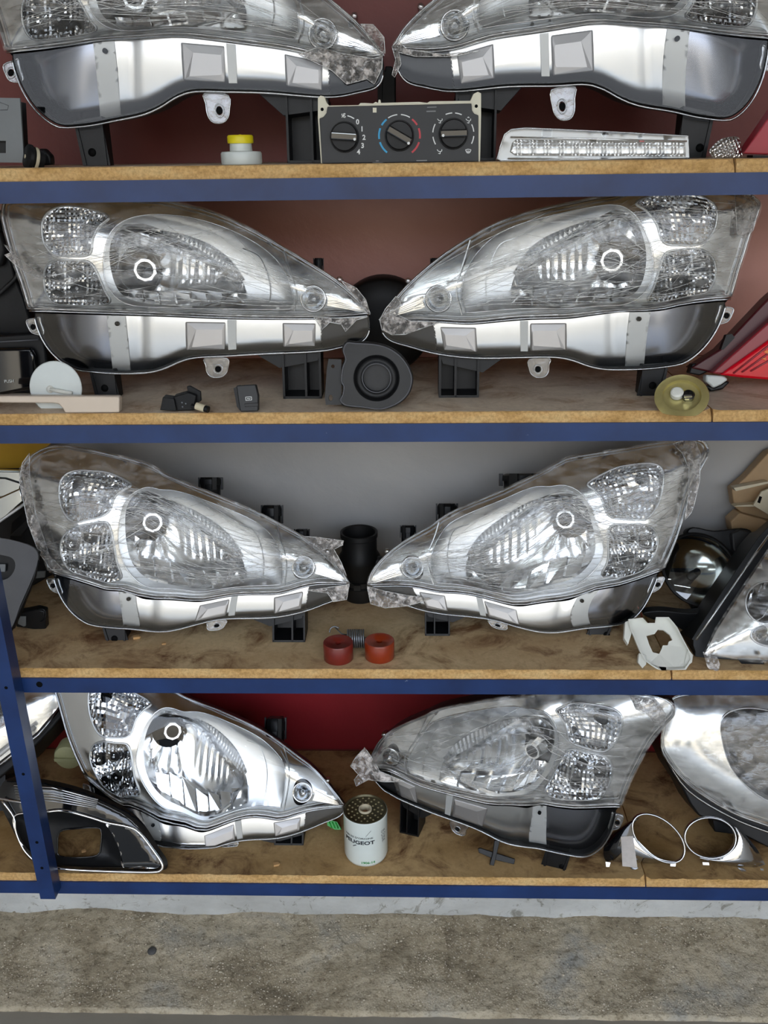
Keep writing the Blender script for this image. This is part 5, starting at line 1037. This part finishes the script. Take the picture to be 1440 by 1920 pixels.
# chrome fog rings
def fog_ring(lab, ringpts, outerpts, mats, tabs, base, lean, label2=None):
    F = FR(base[0], base[1], 3, Y=base[2], lean=lean); R = root('fog_lamp_ring', F.o, lab, 'lamp bezel')
    MB().tube([F.at(x, y, -.012) for x, y in ringpts], F.px(2.0), 10, closed=True).build('ring', MAT['ringchrome'], R, True, clampf=F.clamp)
    rp = resample(ringpts, 6); mb = MB(); k = len(rp); mb.add([F.clamp(F.at(x, y, -.012)) for x, y in rp] + [F.clamp(F.at(x, y, -.012) - F.n * .012) for x, y in rp], [(i, (i + 1) % k, (i + 1) % k + k, i + k) for i in range(k)]); mb.build('inner_sleeve', MAT['satin'], R, True)
    for nm, a, b, mt in outerpts:
        m2 = 16; v = []; f = []
        def lin(L, t): t *= len(L) - 1; i = min(int(t), len(L) - 2); u = t - i; return [L[i][0] * (1 - u) + L[i + 1][0] * u, L[i][1] * (1 - u) + L[i + 1][1] * u]
        sa_, sb_ = spline(a, 5, False), spline(b, 5, False); rows = 7
        for i in range(m2 + 1):
            A_, B_ = lin(sa_, i / m2), lin(sb_, i / m2)
            for j in range(rows): t = j / (rows - 1); v.append(F.clamp(F.at(A_[0] + (B_[0] - A_[0]) * t, A_[1] + (B_[1] - A_[1]) * t, -.012 + .03 * t ** 1.7 - .006 * math.sin(t * PI))))
        for i in range(m2):
            for j in range(rows - 1): q = i * rows + j; f.append((q, q + 1, q + rows + 1, q + rows))
        mk(nm, v, f, MAT[mt], R, True, face_to=F.n)
    for q in tabs: poly(F, 'clip_tab', q, .0, .003, 'satin', R)
    return F, R
Z = lambda L: [(1100 + x / 4.235, 1440 + y / 4.235) for x, y in L]
F, R = fog_ring('chrome fog lamp ring with tape on its dark side, left of the pair', ell(1234.8, 1572, 58, 34, 40, 41), [('gloss_side', Z([(420, 395), (375, 440), (372, 490), (380, 540), (400, 575)]), Z([(300, 440), (200, 520), (140, 610), (135, 700), (165, 760)]), 'gloss'),
    ('chrome_side', Z([(385, 545), (430, 600), (520, 680), (610, 725), (720, 745)]), Z([(205, 755), (300, 765), (440, 770), (580, 762), (735, 752)]), 'ringchrome')], None, [Z([(665, 750), (710, 752), (706, 782), (664, 780)]), Z([(150, 745), (190, 750), (180, 785), (155, 785)]), Z([(350, 790), (410, 795), (385, 830), (355, 825)])], (1200, 1632, .03), 28)
poly(F, 'tape_label', Z([(272, 545), (368, 540), (404, 792), (284, 780)]), -.014, .0006, 'paper', R)
F, R = fog_ring('chrome fog lamp ring with a smooth pointed side, right of the pair', ell(1332, 1571, 48, 38, 40, 6), [('chrome_side', Z([(1170, 465), (1205, 540), (1190, 620), (1120, 690), (1020, 725), (900, 710)]), Z([(1230, 500), (1320, 600), (1385, 700), (1405, 815), (1220, 795), (900, 735)]), 'ringchrome')],
    None, [Z([(920, 748), (970, 750), (974, 772), (924, 770)]), Z([(1200, 790), (1250, 800), (1262, 850), (1222, 855)]), Z([(1380, 805), (1404, 810), (1404, 832), (1382, 830)])], (1370, 1636, .03), 28)
# wrapped headlight far right of the bottom shelf
F = FR(1400, 1570, 3, Y=.07, lean=22)
o_ = spline([(1240, 1400), (1246, 1350), (1256, 1312), (1300, 1298), (1380, 1294), (1500, 1298), (1560, 1400), (1560, 1590), (1440, 1548), (1370, 1522), (1300, 1478), (1262, 1440)], 3)
R = other_light(F, 'rounded film wrapped headlight cut off by the right edge of the bottom shelf', o_, [(1238, 1405), (1252, 1330), (1290, 1300), (1500, 1298), (1565, 1600), (1440, 1590), (1360, 1545), (1310, 1530), (1280, 1480)], [(spline([(1350, 1370), (1360, 1340), (1395, 1328), (1440, 1332), (1520, 1350), (1550, 1420), (1540, 1520), (1470, 1510), (1420, 1490), (1370, 1440)], 4), .045)], o_, 11)
line(F, 'lower_bead', spline([(1248, 1420), (1290, 1482), (1370, 1532), (1440, 1560), (1530, 1590)], 4, False), .008, 2.2, 'edge', R)
poly(F, 'mounting_foot', [(1330, 1500), (1420, 1520), (1420, 1572), (1340, 1560)], .05, .04, 'black', R, .002)
